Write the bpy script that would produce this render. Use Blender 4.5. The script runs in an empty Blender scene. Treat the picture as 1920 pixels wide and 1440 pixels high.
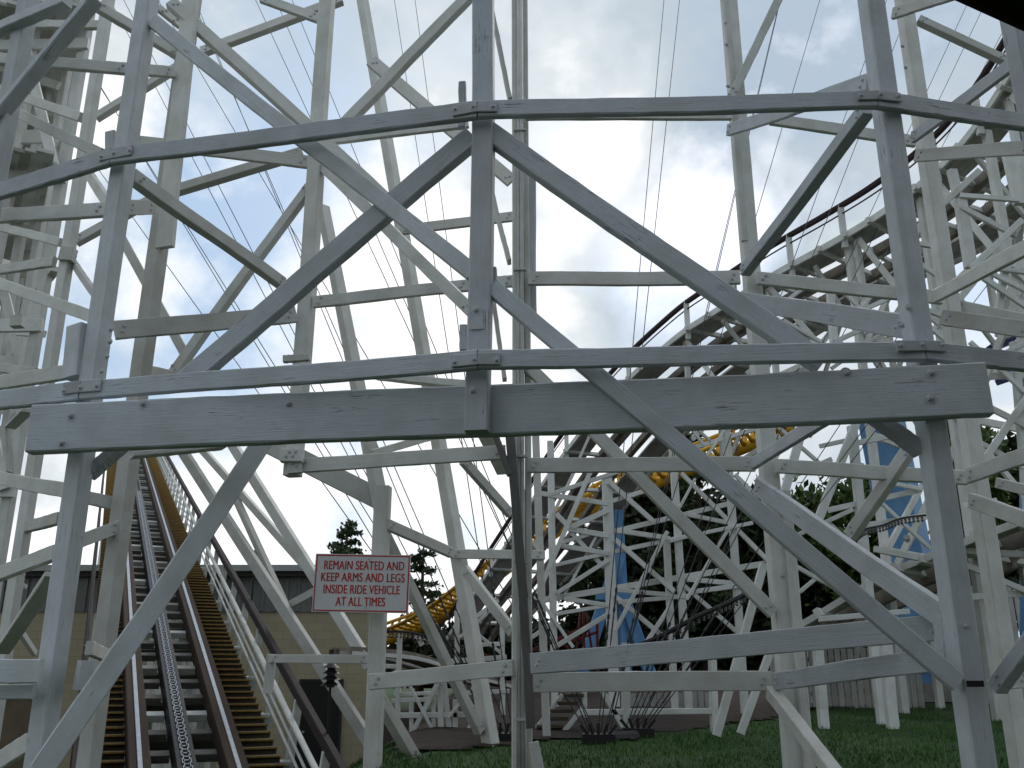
import bpy, bmesh, math, random
from mathutils import Vector, Matrix, noise
R = random.Random(7)
S = bpy.context.scene
COL = S.collection
rad = math.radians
# ------------------------------------------------------------------ camera
FPX, TH = 1734.0, rad(17.5)
CT, ST = math.cos(TH), math.sin(TH)
CAMZ = 1.6
cd = bpy.data.cameras.new('camera'); cam = bpy.data.objects.new('camera', cd); COL.objects.link(cam)
cd.sensor_width = 36; cd.lens = FPX/1920*36; cd.clip_end = 3000; cd.clip_start = 0.05
cam.location = (0, 0, CAMZ); cam.rotation_euler = (math.pi/2+TH, 0, 0)
S.camera = cam
# ------------------------------------------------------------------ view
S.view_settings.view_transform = 'Standard'; S.view_settings.look = 'None'
S.view_settings.exposure = 0.0; S.view_settings.gamma = 1
# ------------------------------------------------------------------ sky
SUN_EL, SUN_AZ = 38.0, 12.0          # azimuth from +Y towards +X
W = bpy.data.worlds.new('World'); S.world = W; W.use_nodes = True
nt = W.node_tree; N = nt.nodes; LK = nt.links; N.clear()
def nd(t, **k):
    n = N.new(t)
    for a, b in k.items(): setattr(n, a, b)
    return n
wo = nd('ShaderNodeOutputWorld'); bg = nd('ShaderNodeBackground'); bg.inputs[1].default_value = 0.1
LK.new(bg.outputs[0], wo.inputs[0])
sky = nd('ShaderNodeTexSky', sky_type='NISHITA'); sky.sun_disc = False
sky.sun_elevation = rad(SUN_EL); sky.sun_rotation = rad(SUN_AZ); sky.air_density = 1.0; sky.dust_density = 2.0
tc = nd('ShaderNodeTexCoord')
def wmath(op, a, b=None):
    m = nd('ShaderNodeMath', operation=op)
    for i, x in enumerate((a, b)):
        if x is None: continue
        if isinstance(x, (int, float)): m.inputs[i].default_value = x
        else: LK.new(x, m.inputs[i])
    return m.outputs[0]
def wramp(fac, stops):
    r = nd('ShaderNodeValToRGB'); LK.new(fac, r.inputs[0])
    e = r.color_ramp.elements
    while len(e) < len(stops): e.new(0.5)
    for x, (p, c) in zip(e, stops): x.position = p; x.color = (c, c, c, 1) if isinstance(c, (int, float)) else (*c, 1)
    return r.outputs[0]
mp = nd('ShaderNodeMapping'); LK.new(tc.outputs['Generated'], mp.inputs[0])
mp.inputs['Location'].default_value = (0.3, 0.0, 0.15); mp.inputs['Scale'].default_value = (1, 1, 1.15)
nz = nd('ShaderNodeTexNoise'); LK.new(mp.outputs[0], nz.inputs['Vector'])
nz.inputs['Scale'].default_value = 5.5; nz.inputs['Detail'].default_value = 9; nz.inputs['Roughness'].default_value = 0.55; nz.inputs['Distortion'].default_value = 0.08
nz2 = nd('ShaderNodeTexNoise'); LK.new(mp.outputs[0], nz2.inputs['Vector'])
nz2.inputs['Scale'].default_value = 2.6; nz2.inputs['Detail'].default_value = 6; nz2.inputs['Roughness'].default_value = 0.55
def pdir(u, v):
    k = (v-720)/FPX
    return Vector(((u-960)/FPX, CT+k*ST, ST-k*CT)).normalized()
def blob(u, v, r):                       # soft patch of sky round a direction, 1 in the middle
    d = nd('ShaderNodeVectorMath', operation='DISTANCE'); LK.new(tc.outputs['Generated'], d.inputs[0]); d.inputs[1].default_value = pdir(u, v)
    m = nd('ShaderNodeMapRange', interpolation_type='SMOOTHSTEP'); LK.new(d.outputs['Value'], m.inputs[0])
    m.inputs[1].default_value = 0; m.inputs[2].default_value = r; m.inputs[3].default_value = 1; m.inputs[4].default_value = 0
    return m.outputs[0]
n1 = nz.outputs[0]
# cover: how much cloud hides the blue ; bright: how bright that cloud is
gap = wmath('MULTIPLY', blob(400, 500, .32), .30)
gap = wmath('ADD', gap, wmath('MULTIPLY', blob(1290, 450, .14), .30))
gap = wmath('ADD', gap, wmath('MULTIPLY', blob(480, 160, .22), .16))
gap = wmath('ADD', gap, wmath('MULTIPLY', blob(1780, 560, .28), .20))
bk = nd('ShaderNodeVectorMath', operation='DISTANCE'); LK.new(tc.outputs['Generated'], bk.inputs[0]); bk.inputs[1].default_value = (0, -.75, .66)
bm_ = nd('ShaderNodeMapRange', interpolation_type='SMOOTHSTEP'); LK.new(bk.outputs['Value'], bm_.inputs[0]); bm_.inputs[1].default_value = .3; bm_.inputs[2].default_value = 1.1; bm_.inputs[3].default_value = 1; bm_.inputs[4].default_value = 0
gap = wmath('ADD', gap, wmath('MULTIPLY', bm_.outputs[0], .16))      # more open sky behind the viewer
cover = wramp(wmath('SUBTRACT', wmath('ADD', n1, .12), gap), [(.34, 0), (.56, 1)])
br = wmath('ADD', wmath('MULTIPLY', nz2.outputs[0], .9), wmath('MULTIPLY', n1, .75))
br = wmath('ADD', br, wmath('MULTIPLY', blob(1130, 320, .15), .42))
br = wmath('ADD', br, wmath('MULTIPLY', blob(780, 1180, .5), .60))
br = wmath('ADD', br, wmath('MULTIPLY', blob(740, 330, .16), .12))
br = wmath('ADD', br, wmath('MULTIPLY', blob(1440, 320, .10), .16))
br = wmath('SUBTRACT', br, wmath('MULTIPLY', blob(1480, 60, .36), .20))
br = wmath('SUBTRACT', br, wmath('MULTIPLY', blob(560, 130, .16), .12))
br = wmath('SUBTRACT', br, wmath('MULTIPLY', blob(1290, 460, .15), .42))
ccol = wramp(br, [(.56, (4.7, 5.7, 6.9)), (.74, (5.7, 6.5, 7.2)), (.88, (7.8, 8.4, 8.8)), (1.0, (11.5, 11.6, 11.6))])
skys = nd('ShaderNodeMixRGB', blend_type='MIX'); skys.inputs[0].default_value = .62
LK.new(sky.outputs[0], skys.inputs[1]); skys.inputs[2].default_value = (4.2, 6.5, 9.2, 1)
mx = nd('ShaderNodeMixRGB'); LK.new(cover, mx.inputs[0]); LK.new(skys.outputs[0], mx.inputs[1]); LK.new(ccol, mx.inputs[2])
LK.new(mx.outputs[0], bg.inputs[0])
# ------------------------------------------------------------------ sun (veiled by cloud)
sd = bpy.data.lights.new('sun', 'SUN'); sd.energy = 0.9; sd.angle = rad(14); sd.color = (1, .95, .88)
so = bpy.data.objects.new('sun', sd); COL.objects.link(so)
so.rotation_euler = (rad(90-SUN_EL), 0, rad(180-SUN_AZ)); so.location = (0, 0, 30)

# ================================================================== helpers
def P(u, v, Y):                           # the point seen at photo pixel (u,v) on the upright plane y = Y
    k = (v-720)/FPX; y = CT+k*ST
    return Vector(((u-960)/FPX/y*Y, Y, CAMZ+(ST-k*CT)/y*Y))
def dcam(v, Y): return Y/(CT+(v-720)/FPX*ST)
def nrm(yaw): return Vector((-math.sin(rad(yaw)), -math.cos(rad(yaw)), 0))
def link(o): COL.objects.link(o); return o
def thing(name, label, cat, loc, group=None):
    o = link(bpy.data.objects.new(name, None)); o.location = loc; o.empty_display_size = .2
    o['label'] = label; o['category'] = cat
    if group: o['group'] = group
    return o
def tag(o, label, cat, group=None):
    o['label'] = label; o['category'] = cat
    if group: o['group'] = group
    return o
def off(parent): return Vector(parent.location) if parent is not None else Vector()
def mesh_obj(name, bm, mat, parent=None, smooth=False, M=None):
    me = bpy.data.meshes.new(name); bm.normal_update(); bm.to_mesh(me); bm.free()
    for m in (mat if isinstance(mat, (list, tuple)) else [mat]): me.materials.append(m)
    if smooth:
        for p in me.polygons: p.use_smooth = True
    o = link(bpy.data.objects.new(name, me))
    if parent is not None:
        o.parent = parent
        if M is not None: o.matrix_basis = Matrix.Translation(-off(parent)) @ M
        elif parent.type == 'EMPTY': o.location = -off(parent)
    elif M is not None: o.matrix_basis = M
    return o
def frame(p0, p1, n):
    x = (p1-p0).normalized(); z = (n-x*n.dot(x)); h = Vector((x.y, -x.x, 0))
    if abs(n.z) < .01 and h.length > .12 and abs(n.dot(x)) > .04:      # a board set on edge stays upright
        z = h if h.dot(n) > 0 else -h
    if z.length < 1e-4: z = Vector((0, 0, 1))-x*x.z
    z.normalize(); y = z.cross(x)
    M = Matrix((x, y, z)).transposed().to_4x4(); M.translation = (p0+p1)/2
    return M, (p1-p0).length
def bar_bm(bm, M, L, w, th, ch=.006, seg=1, jit=0.0, rnd=None):
    """timber: chamfered section, front face on z=0, back at z=-th; seg slices with slightly uneven edges"""
    c = min(ch, w*.2, th*.3)
    sec = [(-w/2+c, 0), (w/2-c, 0), (w/2, -c), (w/2, -th+c), (w/2-c, -th), (-w/2+c, -th), (-w/2, -th+c), (-w/2, -c)]
    rings = []
    rn = rnd or R
    bw = rn.uniform(-1, 1)*min(.012, L*.0022) if jit else 0; cw = rn.uniform(.5, 1.3)*min(.006, L*.0015) if jit else 0; ph = rn.uniform(0, 6)
    for i in range(seg+1):
        x = -L/2+L*i/seg
        ring = []
        ba = bw*math.sin(math.pi*i/seg)+cw*math.sin(ph+7*i/seg)
        for (a, b) in sec:
            a = a+ba
            ja = rn.uniform(-jit, jit); jb = rn.uniform(-jit, jit)*.6
            ring.append(bm.verts.new(M @ Vector((x, a+ja, b+jb))))
        rings.append(ring)
    n = len(sec)
    for i in range(seg):
        for j in range(n):
            bm.faces.new((rings[i][j], rings[i+1][j], rings[i+1][(j+1) % n], rings[i][(j+1) % n]))
    bm.faces.new(rings[0][::-1] if False else rings[0]); bm.faces.new(rings[-1][::-1])
def fix(bm): bmesh.ops.recalc_face_normals(bm, faces=bm.faces[:])
def beam(parent, name, p0, p1, w, th, n, mat, ch=.006, seg=1, jit=0.0):
    M, L = frame(p0, p1, n)
    bm = bmesh.new(); bar_bm(bm, Matrix.Identity(4), L, w, th, ch, seg, jit); fix(bm)
    o = mesh_obj(name, bm, mat, parent, M=M); o['w'] = w
    del o['w']
    return o
def box_bm(bm, M, sx, sy, sz):
    r = bmesh.ops.create_cube(bm, size=1, matrix=M @ Matrix.Diagonal((sx, sy, sz, 1))); return r['verts']
def cyl_bm(bm, p0, p1, r0, r1=None, n=8, cap=True):
    r1 = r0 if r1 is None else r1
    d = p1-p0
    q = d.to_track_quat('Z', 'Y').to_matrix().to_4x4(); q.translation = (p0+p1)/2
    bmesh.ops.create_cone(bm, cap_ends=cap, segments=n, radius1=r0, radius2=r1, depth=d.length, matrix=q)
def tube_bm(bm, pts, r, n=8):
    rings = []
    for i, p in enumerate(pts):
        t = (pts[min(i+1, len(pts)-1)]-pts[max(i-1, 0)]).normalized()
        a = t.cross(Vector((0, 0, 1)))
        if a.length < 1e-3: a = Vector((1, 0, 0))
        a.normalize(); b = a.cross(t)
        rr = r[i] if isinstance(r, (list, tuple)) else r
        rings.append([bm.verts.new(p+(a*math.cos(2*math.pi*k/n)+b*math.sin(2*math.pi*k/n))*rr) for k in range(n)])
    for i in range(len(pts)-1):
        for k in range(n):
            bm.faces.new((rings[i][k], rings[i][(k+1) % n], rings[i+1][(k+1) % n], rings[i+1][k]))
    bm.faces.new(rings[0]); bm.faces.new(rings[-1]); fix(bm)
def spline(pts, n):
    out = []
    q = [pts[0]*2-pts[1]]+list(pts)+[pts[-1]*2-pts[-2]]
    for i in range(1, len(q)-2):
        for k in range(n):
            t = k/n; a, b, c, d = q[i-1], q[i], q[i+1], q[i+2]
            out.append(.5*((2*b)+(c-a)*t+(2*a-5*b+4*c-d)*t*t+(3*b-a-3*c+d)*t**3))
    out.append(pts[-1]); return out

# ================================================================== materials
def mat(name, col, rough=.6, metal=0, spec=.3):
    m = bpy.data.materials.new(name); m.use_nodes = True
    b = m.node_tree.nodes['Principled BSDF']
    b.inputs['Base Color'].default_value = (*col, 1); b.inputs['Roughness'].default_value = rough
    b.inputs['Metallic'].default_value = metal; b.inputs['Specular IOR Level'].default_value = spec
    return m
def grainy(name, c1, c2, bare=(.25, .22, .18), peel=.74, rough=.6, stretch=(1.2, 16, 16), bump=.25, tint=.20, crack=True, scale=1.0):
    """painted or bare timber: grain runs along the piece's own length, paint wears off in patches"""
    m = mat(name, c1, rough); t = m.node_tree; n, l = t.nodes, t.links; b = n['Principled BSDF']
    tcn = n.new('ShaderNodeTexCoord'); oi = n.new('ShaderNodeObjectInfo')
    add = n.new('ShaderNodeVectorMath'); add.operation = 'MULTIPLY_ADD'
    l.new(oi.outputs['Random'], add.inputs[0]); add.inputs[1].default_value = (37, 11, 23); l.new(tcn.outputs['Object'], add.inputs[2])
    mp = n.new('ShaderNodeMapping'); l.new(add.outputs[0], mp.inputs[0]); mp.inputs['Scale'].default_value = [s*scale for s in stretch]
    g = n.new('ShaderNodeTexNoise'); l.new(mp.outputs[0], g.inputs['Vector']); g.inputs['Scale'].default_value = 5; g.inputs['Detail'].default_value = 7; g.inputs['Roughness'].default_value = .65; g.inputs['Distortion'].default_value = .4
    d = n.new('ShaderNodeTexNoise'); l.new(add.outputs[0], d.inputs['Vector']); d.inputs['Scale'].default_value = 3.2*scale; d.inputs['Detail'].default_value = 6; d.inputs['Roughness'].default_value = .6
    # streaky mix
    r1 = n.new('ShaderNodeValToRGB'); l.new(g.outputs[0], r1.inputs[0]); r1.color_ramp.elements[0].position = .3; r1.color_ramp.elements[1].position = .68
    r1.color_ramp.elements[0].color = (*c2, 1); r1.color_ramp.elements[1].color = (*c1, 1)
    # dirt clouds
    r2 = n.new('ShaderNodeValToRGB'); l.new(d.outputs[0], r2.inputs[0]); r2.color_ramp.elements[0].position = .3; r2.color_ramp.elements[1].position = .62
    r2.color_ramp.elements[0].color = (.72, .71, .66, 1); r2.color_ramp.elements[1].color = (1, 1, 1, 1)
    mu = n.new('ShaderNodeMixRGB'); mu.blend_type = 'MULTIPLY'; mu.inputs[0].default_value = .75
    l.new(r1.outputs[0], mu.inputs[1]); l.new(r2.outputs[0], mu.inputs[2])
    # per piece tone
    hv = n.new('ShaderNodeMapRange'); l.new(oi.outputs['Random'], hv.inputs[0]); hv.inputs[3].default_value = 1-tint; hv.inputs[4].default_value = 1+tint*.3
    mt = n.new('ShaderNodeVectorMath'); mt.operation = 'SCALE'; l.new(mu.outputs[0], mt.inputs[0]); l.new(hv.outputs[0], mt.inputs['Scale'])
    # worn patches / cracks
    s = n.new('ShaderNodeMath'); s.operation = 'MULTIPLY_ADD'; l.new(g.outputs[0], s.inputs[0]); s.inputs[1].default_value = .62; 
    s2 = n.new('ShaderNodeMath'); s2.operation = 'MULTIPLY'; l.new(d.outputs[0], s2.inputs[0]); s2.inputs[1].default_value = .55; l.new(s2.outputs[0], s.inputs[2])
    r3 = n.new('ShaderNodeValToRGB'); l.new(s.outputs[0], r3.inputs[0]); r3.color_ramp.elements[0].position = peel; r3.color_ramp.elements[1].position = peel+.05
    mxn = n.new('ShaderNodeMixRGB'); l.new(r3.outputs[0], mxn.inputs[0]); l.new(mt.outputs[0], mxn.inputs[1]); mxn.inputs[2].default_value = (*bare, 1)
    l.new(mxn.outputs[0], b.inputs['Base Color'])
    bp = n.new('ShaderNodeBump'); bp.inputs['Strength'].default_value = bump; bp.inputs['Distance'].default_value = .01
    l.new(g.outputs[0], bp.inputs['Height']); l.new(bp.outputs[0], b.inputs['Normal'])
    return m
def mottled(name, c1, c2, scale=4, rough=.7, bump=.2, detail=6, lo=.35, hi=.65, metal=0):
    m = mat(name, c1, rough, metal); t = m.node_tree; n, l = t.nodes, t.links; b = n['Principled BSDF']
    tcn = n.new('ShaderNodeTexCoord')
    g = n.new('ShaderNodeTexNoise'); l.new(tcn.outputs['Object'], g.inputs['Vector']); g.inputs['Scale'].default_value = scale; g.inputs['Detail'].default_value = detail; g.inputs['Roughness'].default_value = .62
    r1 = n.new('ShaderNodeValToRGB'); l.new(g.outputs[0], r1.inputs[0]); r1.color_ramp.elements[0].position = lo; r1.color_ramp.elements[1].position = hi
    r1.color_ramp.elements[0].color = (*c1, 1); r1.color_ramp.elements[1].color = (*c2, 1); l.new(r1.outputs[0], b.inputs['Base Color'])
    bp = n.new('ShaderNodeBump'); bp.inputs['Strength'].default_value = bump; bp.inputs['Distance'].default_value = .02; l.new(g.outputs[0], bp.inputs['Height']); l.new(bp.outputs[0], b.inputs['Normal'])
    return m
WHITE = grainy('white_painted_timber', (.665, .67, .64), (.59, .595, .57), bare=(.36, .35, .32), peel=.74, bump=.15)
WORN_SHADED = grainy('weathered_shaded_timber', (.555, .588, .63), (.465, .495, .53), bare=(.20, .20, .205), peel=.682, bump=.4, stretch=(.8, 24, 24))  # front paint with shade mixed into its colour; streaks and cracks are wear
COOLW_LIT = grainy('cool_white_lit_timber', (.635, .67, .70), (.55, .58, .61), bare=(.30, .29, .27), peel=.70, bump=.3, stretch=(.8, 22, 22))  # same front paint, the stronger light at the left put into its colour
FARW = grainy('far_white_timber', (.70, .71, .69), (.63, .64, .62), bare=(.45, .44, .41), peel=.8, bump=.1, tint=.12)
DECK = grainy('grey_bare_planks', (.50, .49, .45), (.36, .35, .32), bare=(.2, .18, .15), peel=.70, stretch=(.8, 22, 22), tint=.25)
BROWN = grainy('brown_creosote_timber', (.062, .036, .022), (.026, .016, .011), bare=(.12, .085, .06), peel=.72, stretch=(1, 18, 18), rough=.8)
RAILD = grainy('dark_maroon_handrail', (.040, .027, .028), (.022, .015, .016), bare=(.09, .075, .07), peel=.76, rough=.8)
TREAD = grainy('dark_stair_boards', (.095, .074, .045), (.045, .034, .022), bare=(.14, .11, .08), peel=.73)
NOSE = mottled('yellow_stair_nosing', (.17, .10, .03), (.31, .19, .05), 30, .7)
STEEL = mottled('worn_steel_strap', (.36, .37, .39), (.50, .51, .53), 9, .35, metal=.75)
CHAIN = mottled('lift_chain_steel', (.22, .225, .235), (.48, .49, .50), 30, .3, metal=.8)
BOLT = mottled('painted_bolt', (.44, .45, .47), (.52, .53, .55), 60, .5)
BLACK = mat('black_iron', (.012, .012, .013), .5)
CABLE = mat('dark_wire_rope', (.025, .025, .027), .55, .3)
YEL = mottled('yellow_coaster_paint', (.43, .22, .012), (.64, .36, .018), 2.2, .5, .08)
BLUE = mottled('sky_blue_steel_paint', (.085, .20, .38), (.13, .29, .50), 1.5, .5, .08)
NAVY = mat('navy_steel_paint', (.02, .035, .12), .4)
RED = mottled('dark_red_steel_paint', (.075, .010, .012), (.12, .014, .015), 3, .4, .05)
CONDUIT = mottled('grey_painted_conduit', (.42, .43, .42), (.52, .53, .52), 8, .45, .1)

# ================================================================== terrain
def lerp(x, pts):
    if x <= pts[0][0]: return pts[0][1]
    for (a, b), (c, d) in zip(pts, pts[1:]):
        if x <= c: return b+(d-b)*(x-a)/(c-a)
    return pts[-1][1]
def ground_z(x, y):
    right = lerp(y, [(-5, 0), (4.2, 0.0), (6.5, .62), (9, .86), (14, 1.05), (22, 1.32), (40, 1.5), (80, 1.5)])
    left = lerp(y, [(0, 0), (8, .0), (12, -.3), (20, -.8), (32, -.8), (44, .8), (80, 1.5)])
    t = min(1, max(0, (x+3.2)/2.2)); t = t*t*(3-2*t)
    z = left+(right-left)*t
    if y < 60: z += .05*noise.noise(Vector((x*.35, y*.35, 0)))+.02*noise.noise(Vector((x*1.7, y*1.7, 3)))
    return z
def ray_ground(u, v):
    for i in range(50, 900):
        Y = i*.1; p = P(u, v, Y)
        if p.z < ground_z(p.x, p.y): return p
    return P(u, v, 60)
# lawn edge seen in the photo
EDGE = [(640, 1432), (760, 1414), (900, 1402), (1000, 1394), (1060, 1388), (1180, 1374), (1330, 1366), (1420, 1352), (1520, 1334), (1600, 1327), (1700, 1316), (1800, 1306), (1960, 1300)]
EDGE3 = [ray_ground(*e) for e in EDGE]
def edge_y(x):
    pts = sorted((p.x, p.y) for p in EDGE3)
    return lerp(x, pts)
def sheet(name, x0, x1, y0, y1, nx, ny, dz, mat_, test=None):
    bm = bmesh.new(); vs = {}
    for i in range(nx+1):
        for j in range(ny+1):
            x = x0+(x1-x0)*i/nx; y = y0+(y1-y0)*j/ny
            vs[i, j] = bm.verts.new((x, y, ground_z(x, y)+dz))
    for i in range(nx):
        for j in range(ny):
            if test:
                c = (vs[i, j].co+vs[i+1, j+1].co)/2
                if not test(c.x, c.y): continue
            bm.faces.new((vs[i, j], vs[i+1, j], vs[i+1, j+1], vs[i, j+1]))
    lo = [v for v in bm.verts if not v.link_faces]; bmesh.ops.delete(bm, geom=lo, context='VERTS')
    o = mesh_obj(name, bm, mat_, smooth=True); o['kind'] = 'structure'; return o
GROUND = mottled('mown_turf', (.012, .036, .006), (.024, .058, .010), 5, .9, .5)
SOILM = mottled('bare_brown_soil', (.009, .0055, .004), (.030, .017, .010), 4, .95, .6)
bm = bmesh.new(); vs = {}
gx = [-900, -200, -60]+[-24+i*.8 for i in range(61)]+[60, 200, 900]; gy = [-300, -60]+[-6+i*.8 for i in range(76)]+[80, 200, 2000]
for i, x in enumerate(gx):
    for j, y in enumerate(gy): vs[i, j] = bm.verts.new((x, y, ground_z(x, y)))
for i in range(len(gx)-1):
    for j in range(len(gy)-1): bm.faces.new((vs[i, j], vs[i+1, j], vs[i+1, j+1], vs[i, j+1]))
g = mesh_obj('ground', bm, GROUND, smooth=True); g['kind'] = 'structure'
sheet('soil', -6, 22, 8, 40, 140, 160, .02, SOILM, lambda x, y: y > edge_y(x)+.25*noise.noise(Vector((x*1.3, y*1.3, 9))))
# grass blades on the lawn
GRASS = mottled('grass_blades', (.018, .066, .007), (.055, .135, .018), 1.1, .7, 0)
bm = bmesh.new()
for i in range(52000):
    x = R.uniform(-1.8, 8.5); y = 7.2+(R.random()**1.4)*9
    e = edge_y(x)
    if y > e+R.uniform(-.3, .12): continue
    if abs(x/y) > .62: continue
    h = R.uniform(.025, .065); a = R.uniform(0, 6.28); w = R.uniform(.004, .008)
    z = ground_z(x, y)-.005; dx, dy = math.cos(a)*w, math.sin(a)*w
    lx, ly = R.uniform(-.03, .03), R.uniform(-.03, .03)
    bm.faces.new([bm.verts.new(q) for q in ((x-dx, y-dy, z), (x+dx, y+dy, z), (x+lx, y+ly, z+h))])
gr = mesh_obj('grass', bm, GRASS); gr['kind'] = 'stuff'; tag(gr, 'short dark green grass of the lawn below the trestle', 'grass')

# ================================================================== near trestle
near = thing('coaster_trestle', 'nearest white timber trestle with curved ledgers, wide girder and crossing braces', 'trestle', (0, 6.5, 0))
NODE = [(-.80, 7.35), (-.623, 6.53), (-.4945, 6.14), (-.0434, 5.5), (.463, 5.42), (.637, 5.68), (.85, 6.2)]   # x/y and y of the bent feet in plan
NP = [Vector((a*y, y)) for a, y in NODE]
def PF(u, v, o=0.0):                      # the point seen at (u,v) on the curved front wall of the trestle
    k = (v-720)/FPX; yf = CT+k*ST; a = (u-960)/FPX/yf
    for i in range(len(NODE)-1):
        if a <= NODE[i+1][0] or i == len(NODE)-2:
            p, q = NP[i], NP[i+1]; d = q-p
            # ray (a*t, t): p + s d
            det = d.x-a*d.y
            s = (a*p.y-p.x)/det; Y = p.y+s*d.y
            return P(u, v, Y-o), math.degrees(math.atan2(-d.y, d.x))
def fbeam(name, u0, v0, u1, v1, w, th=.05, o=0.0, m=None, bow=0, seg=22, jit=.0024):
    p0, _ = PF(u0, v0, o); p1, _ = PF(u1, v1, o); mid, yw = PF((u0+u1)/2, (v0+v1)/2, o)
    wm = w*dcam((v0+v1)/2, (p0.y+p1.y)/2)/FPX
    return beam(near, name, p0, p1, wm, th, nrm(yw), m or WORN_SHADED, .008, seg, jit)
def post(parent, a, Y, z0, z1, w, dep, yaw, m=WHITE, name='post', seg=10, a1=None):
    a1 = a if a1 is None else a1
    return beam(parent, name, Vector((a*Y, Y, z0)), Vector((a1*Y, Y, z1)), w, dep, nrm(yaw), m, .01, seg, .0015)
def pbeam(parent, name, u0, v0, u1, v1, w, Y0, Y1=None, th=.05, yaw=0, m=WHITE, seg=None, ch=.006):
    Y1 = Y0 if Y1 is None else Y1
    wm = w*dcam((v0+v1)/2, (Y0+Y1)/2)/FPX
    near_ = (Y0+Y1)/2 < 9
    return beam(parent, name, P(u0, v0, Y0), P(u1, v1, Y1), wm, th, nrm(yaw), m, ch, (14 if near_ else 1) if seg is None else seg, .0022 if near_ else 0)
bolt_me = None
def bolt(bm_obj, u, v, r=.017, kind='bolt'):
    """hex head on a washer, set where the sight line through (u,v) meets the piece's front face"""
    global bolt_me
    if bolt_me is None:
        b = bmesh.new(); cyl_bm(b, Vector((0, 0, -.002)), Vector((0, 0, .006)), 1.7, 1.6, 14); 
        for v_ in b.verts: v_.co.z *= 1
        cyl_bm(b, Vector((0, 0, .006)), Vector((0, 0, .85)), 1.0, .88, 6)
        cyl_bm(b, Vector((0, 0, .85)), Vector((0, 0, 1.3)), .55, .5, 8)
        for v_ in b.verts:
            v_.co *= 1
        bolt_me = bpy.data.meshes.new('bolt'); b.to_mesh(bolt_me); b.free(); bolt_me.materials.append(BOLT)
    bpy.context.view_layer.update()
    Mi = bm_obj.matrix_world.inverted(); c = Mi @ Vector((0, 0, CAMZ)); d = (Mi @ P(u, v, 5))-c
    t = -c.z/d.z; q = c+d*t
    o = link(bpy.data.objects.new('bolt', bolt_me)); o.parent = bm_obj; o.location = (q.x, q.y, .001)
    o.scale = (r, r, r); o.rotation_euler = (0, 0, R.uniform(0, 1)); return o
# posts
pL = post(near, -.483, 6.19, .1, 8.2, .128, .135, 14, COOLW_LIT)
pC = post(near, -.040, 5.56, 3.055, 8.2, .148, .12, 8, WORN_SHADED)
pR = post(near, .4745, 5.48, .2, 8.2, .14, .14, -7, WORN_SHADED)
post(near, -.640, 6.75, .1, 8.2, .128, .135, 20, COOLW_LIT)
post(near, .660, 5.80, .2, 8.2, .14, .14, -16, WORN_SHADED)
pbeam(near, 'post', 358, -40, 152, 1450, 28, 8.0, 8.0, .14, 16)          # second row
B2 = post(near, -.2445, 8.3, 3.35, 8.9, .14, .14, 12)
B4 = post(near, .285, 8.3, .4, 9.2, .15, .14, -6)
B5 = post(near, .516, 8.3, .4, 9.2, .145, .14, -8)
B3 = post(near, .0095, 8.3, .7, 9.5, .085, .12, 0)
post(near, -.143, 8.8, .2, 3.35, .14, .14, 8)
# boards and conduits making up the built-up centre post
post(near, .0030, 8.262, .7, 9.5, .045, .10, 0, name='post_board'); post(near, .0172, 8.33, .5, 9.5, .06, .12, 0, name='post_board')
post(near, .0240, 8.36, 4.85, 6.75, .085, .1, 0, WORN_SHADED, name='post_board')
for a, r in ((.0075, .013), (.0115, .018)):
    bm = bmesh.new(); tube_bm(bm, [Vector((a*8.2, 8.22, z)) for z in (.7, 2.5, 4.5, 6.5, 9.4)], r, 10); mesh_obj('conduit', bm, CONDUIT, near, True)
for z in (1.25, 2.55, 3.5, 5.35, 6.9):
    bm = bmesh.new(); box_bm(bm, Matrix.Translation((.078, 8.21, z)), .12, .05, .02); mesh_obj('conduit_clip', bm, CONDUIT, near)
pbeam(near, 'post_board', 1000, 1392, 1012, 1450, 20, 8.2, 8.2, .06)
# sister planks on second row posts
post(near, .2785, 8.28, 5.7, 9.2, .06, .05, -6, name='post_board'); post(near, .300, 8.27, .4, 3.2, .09, .05, -6, name='post_board')
# curved ledgers
led = []
for a, b in (((-60, 373), (205, 291)), ((207, 291), (894, 203)), ((896, 203), (1644, 184)), ((1646, 184), (1985, 234))):
    led.append(fbeam('ledger', *a, *b, 35, .055, .06))
for a, b in (((-60, 755), (148, 731)), ((150, 731), (894, 673)), ((896, 672), (1734, 656)), ((1736, 656), (1990, 684))):
    led.append(fbeam('ledger', *a, *b, 37, .055, .06))
# splice plates with bolts
def plate(u0, v0, u1, v1, w, bl):
    o = fbeam('splice_plate', u0, v0, u1, v1, w, .016, .079, STEELP, seg=1, jit=0)
    for (u, v) in bl: bolt(o, u, v, .013)
STEELP = grainy('painted_steel_plate', (.49, .51, .535), (.43, .45, .47), bare=(.26, .15, .05), peel=.78, stretch=(8, 8, 8), bump=.15)
plate(186, 292, 246, 280, 22, [(190, 294), (213, 288), (243, 282)])
plate(848, 208, 894, 199, 22, [(853, 205), (887, 200)]); plate(895, 199, 932, 199, 22, [(924, 200)])
plate(1608, 178, 1646, 177, 20, [(1614, 179), (1651, 177)]); plate(1647, 177, 1690, 182, 20, [(1684, 181)])
plate(118, 728, 149, 724, 24, [(120, 733), (150, 727)]); plate(150, 724, 188, 721, 24, [(181, 724)])
plate(846, 677, 894, 672, 24, [(852, 679), (889, 674)]); plate(895, 672, 938, 672, 24, [(931, 675)])
plate(1682, 648, 1735, 647, 22, [(1689, 648), (1730, 646)]); plate(1736, 647, 1772, 649, 22, [(1767, 647)])
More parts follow.
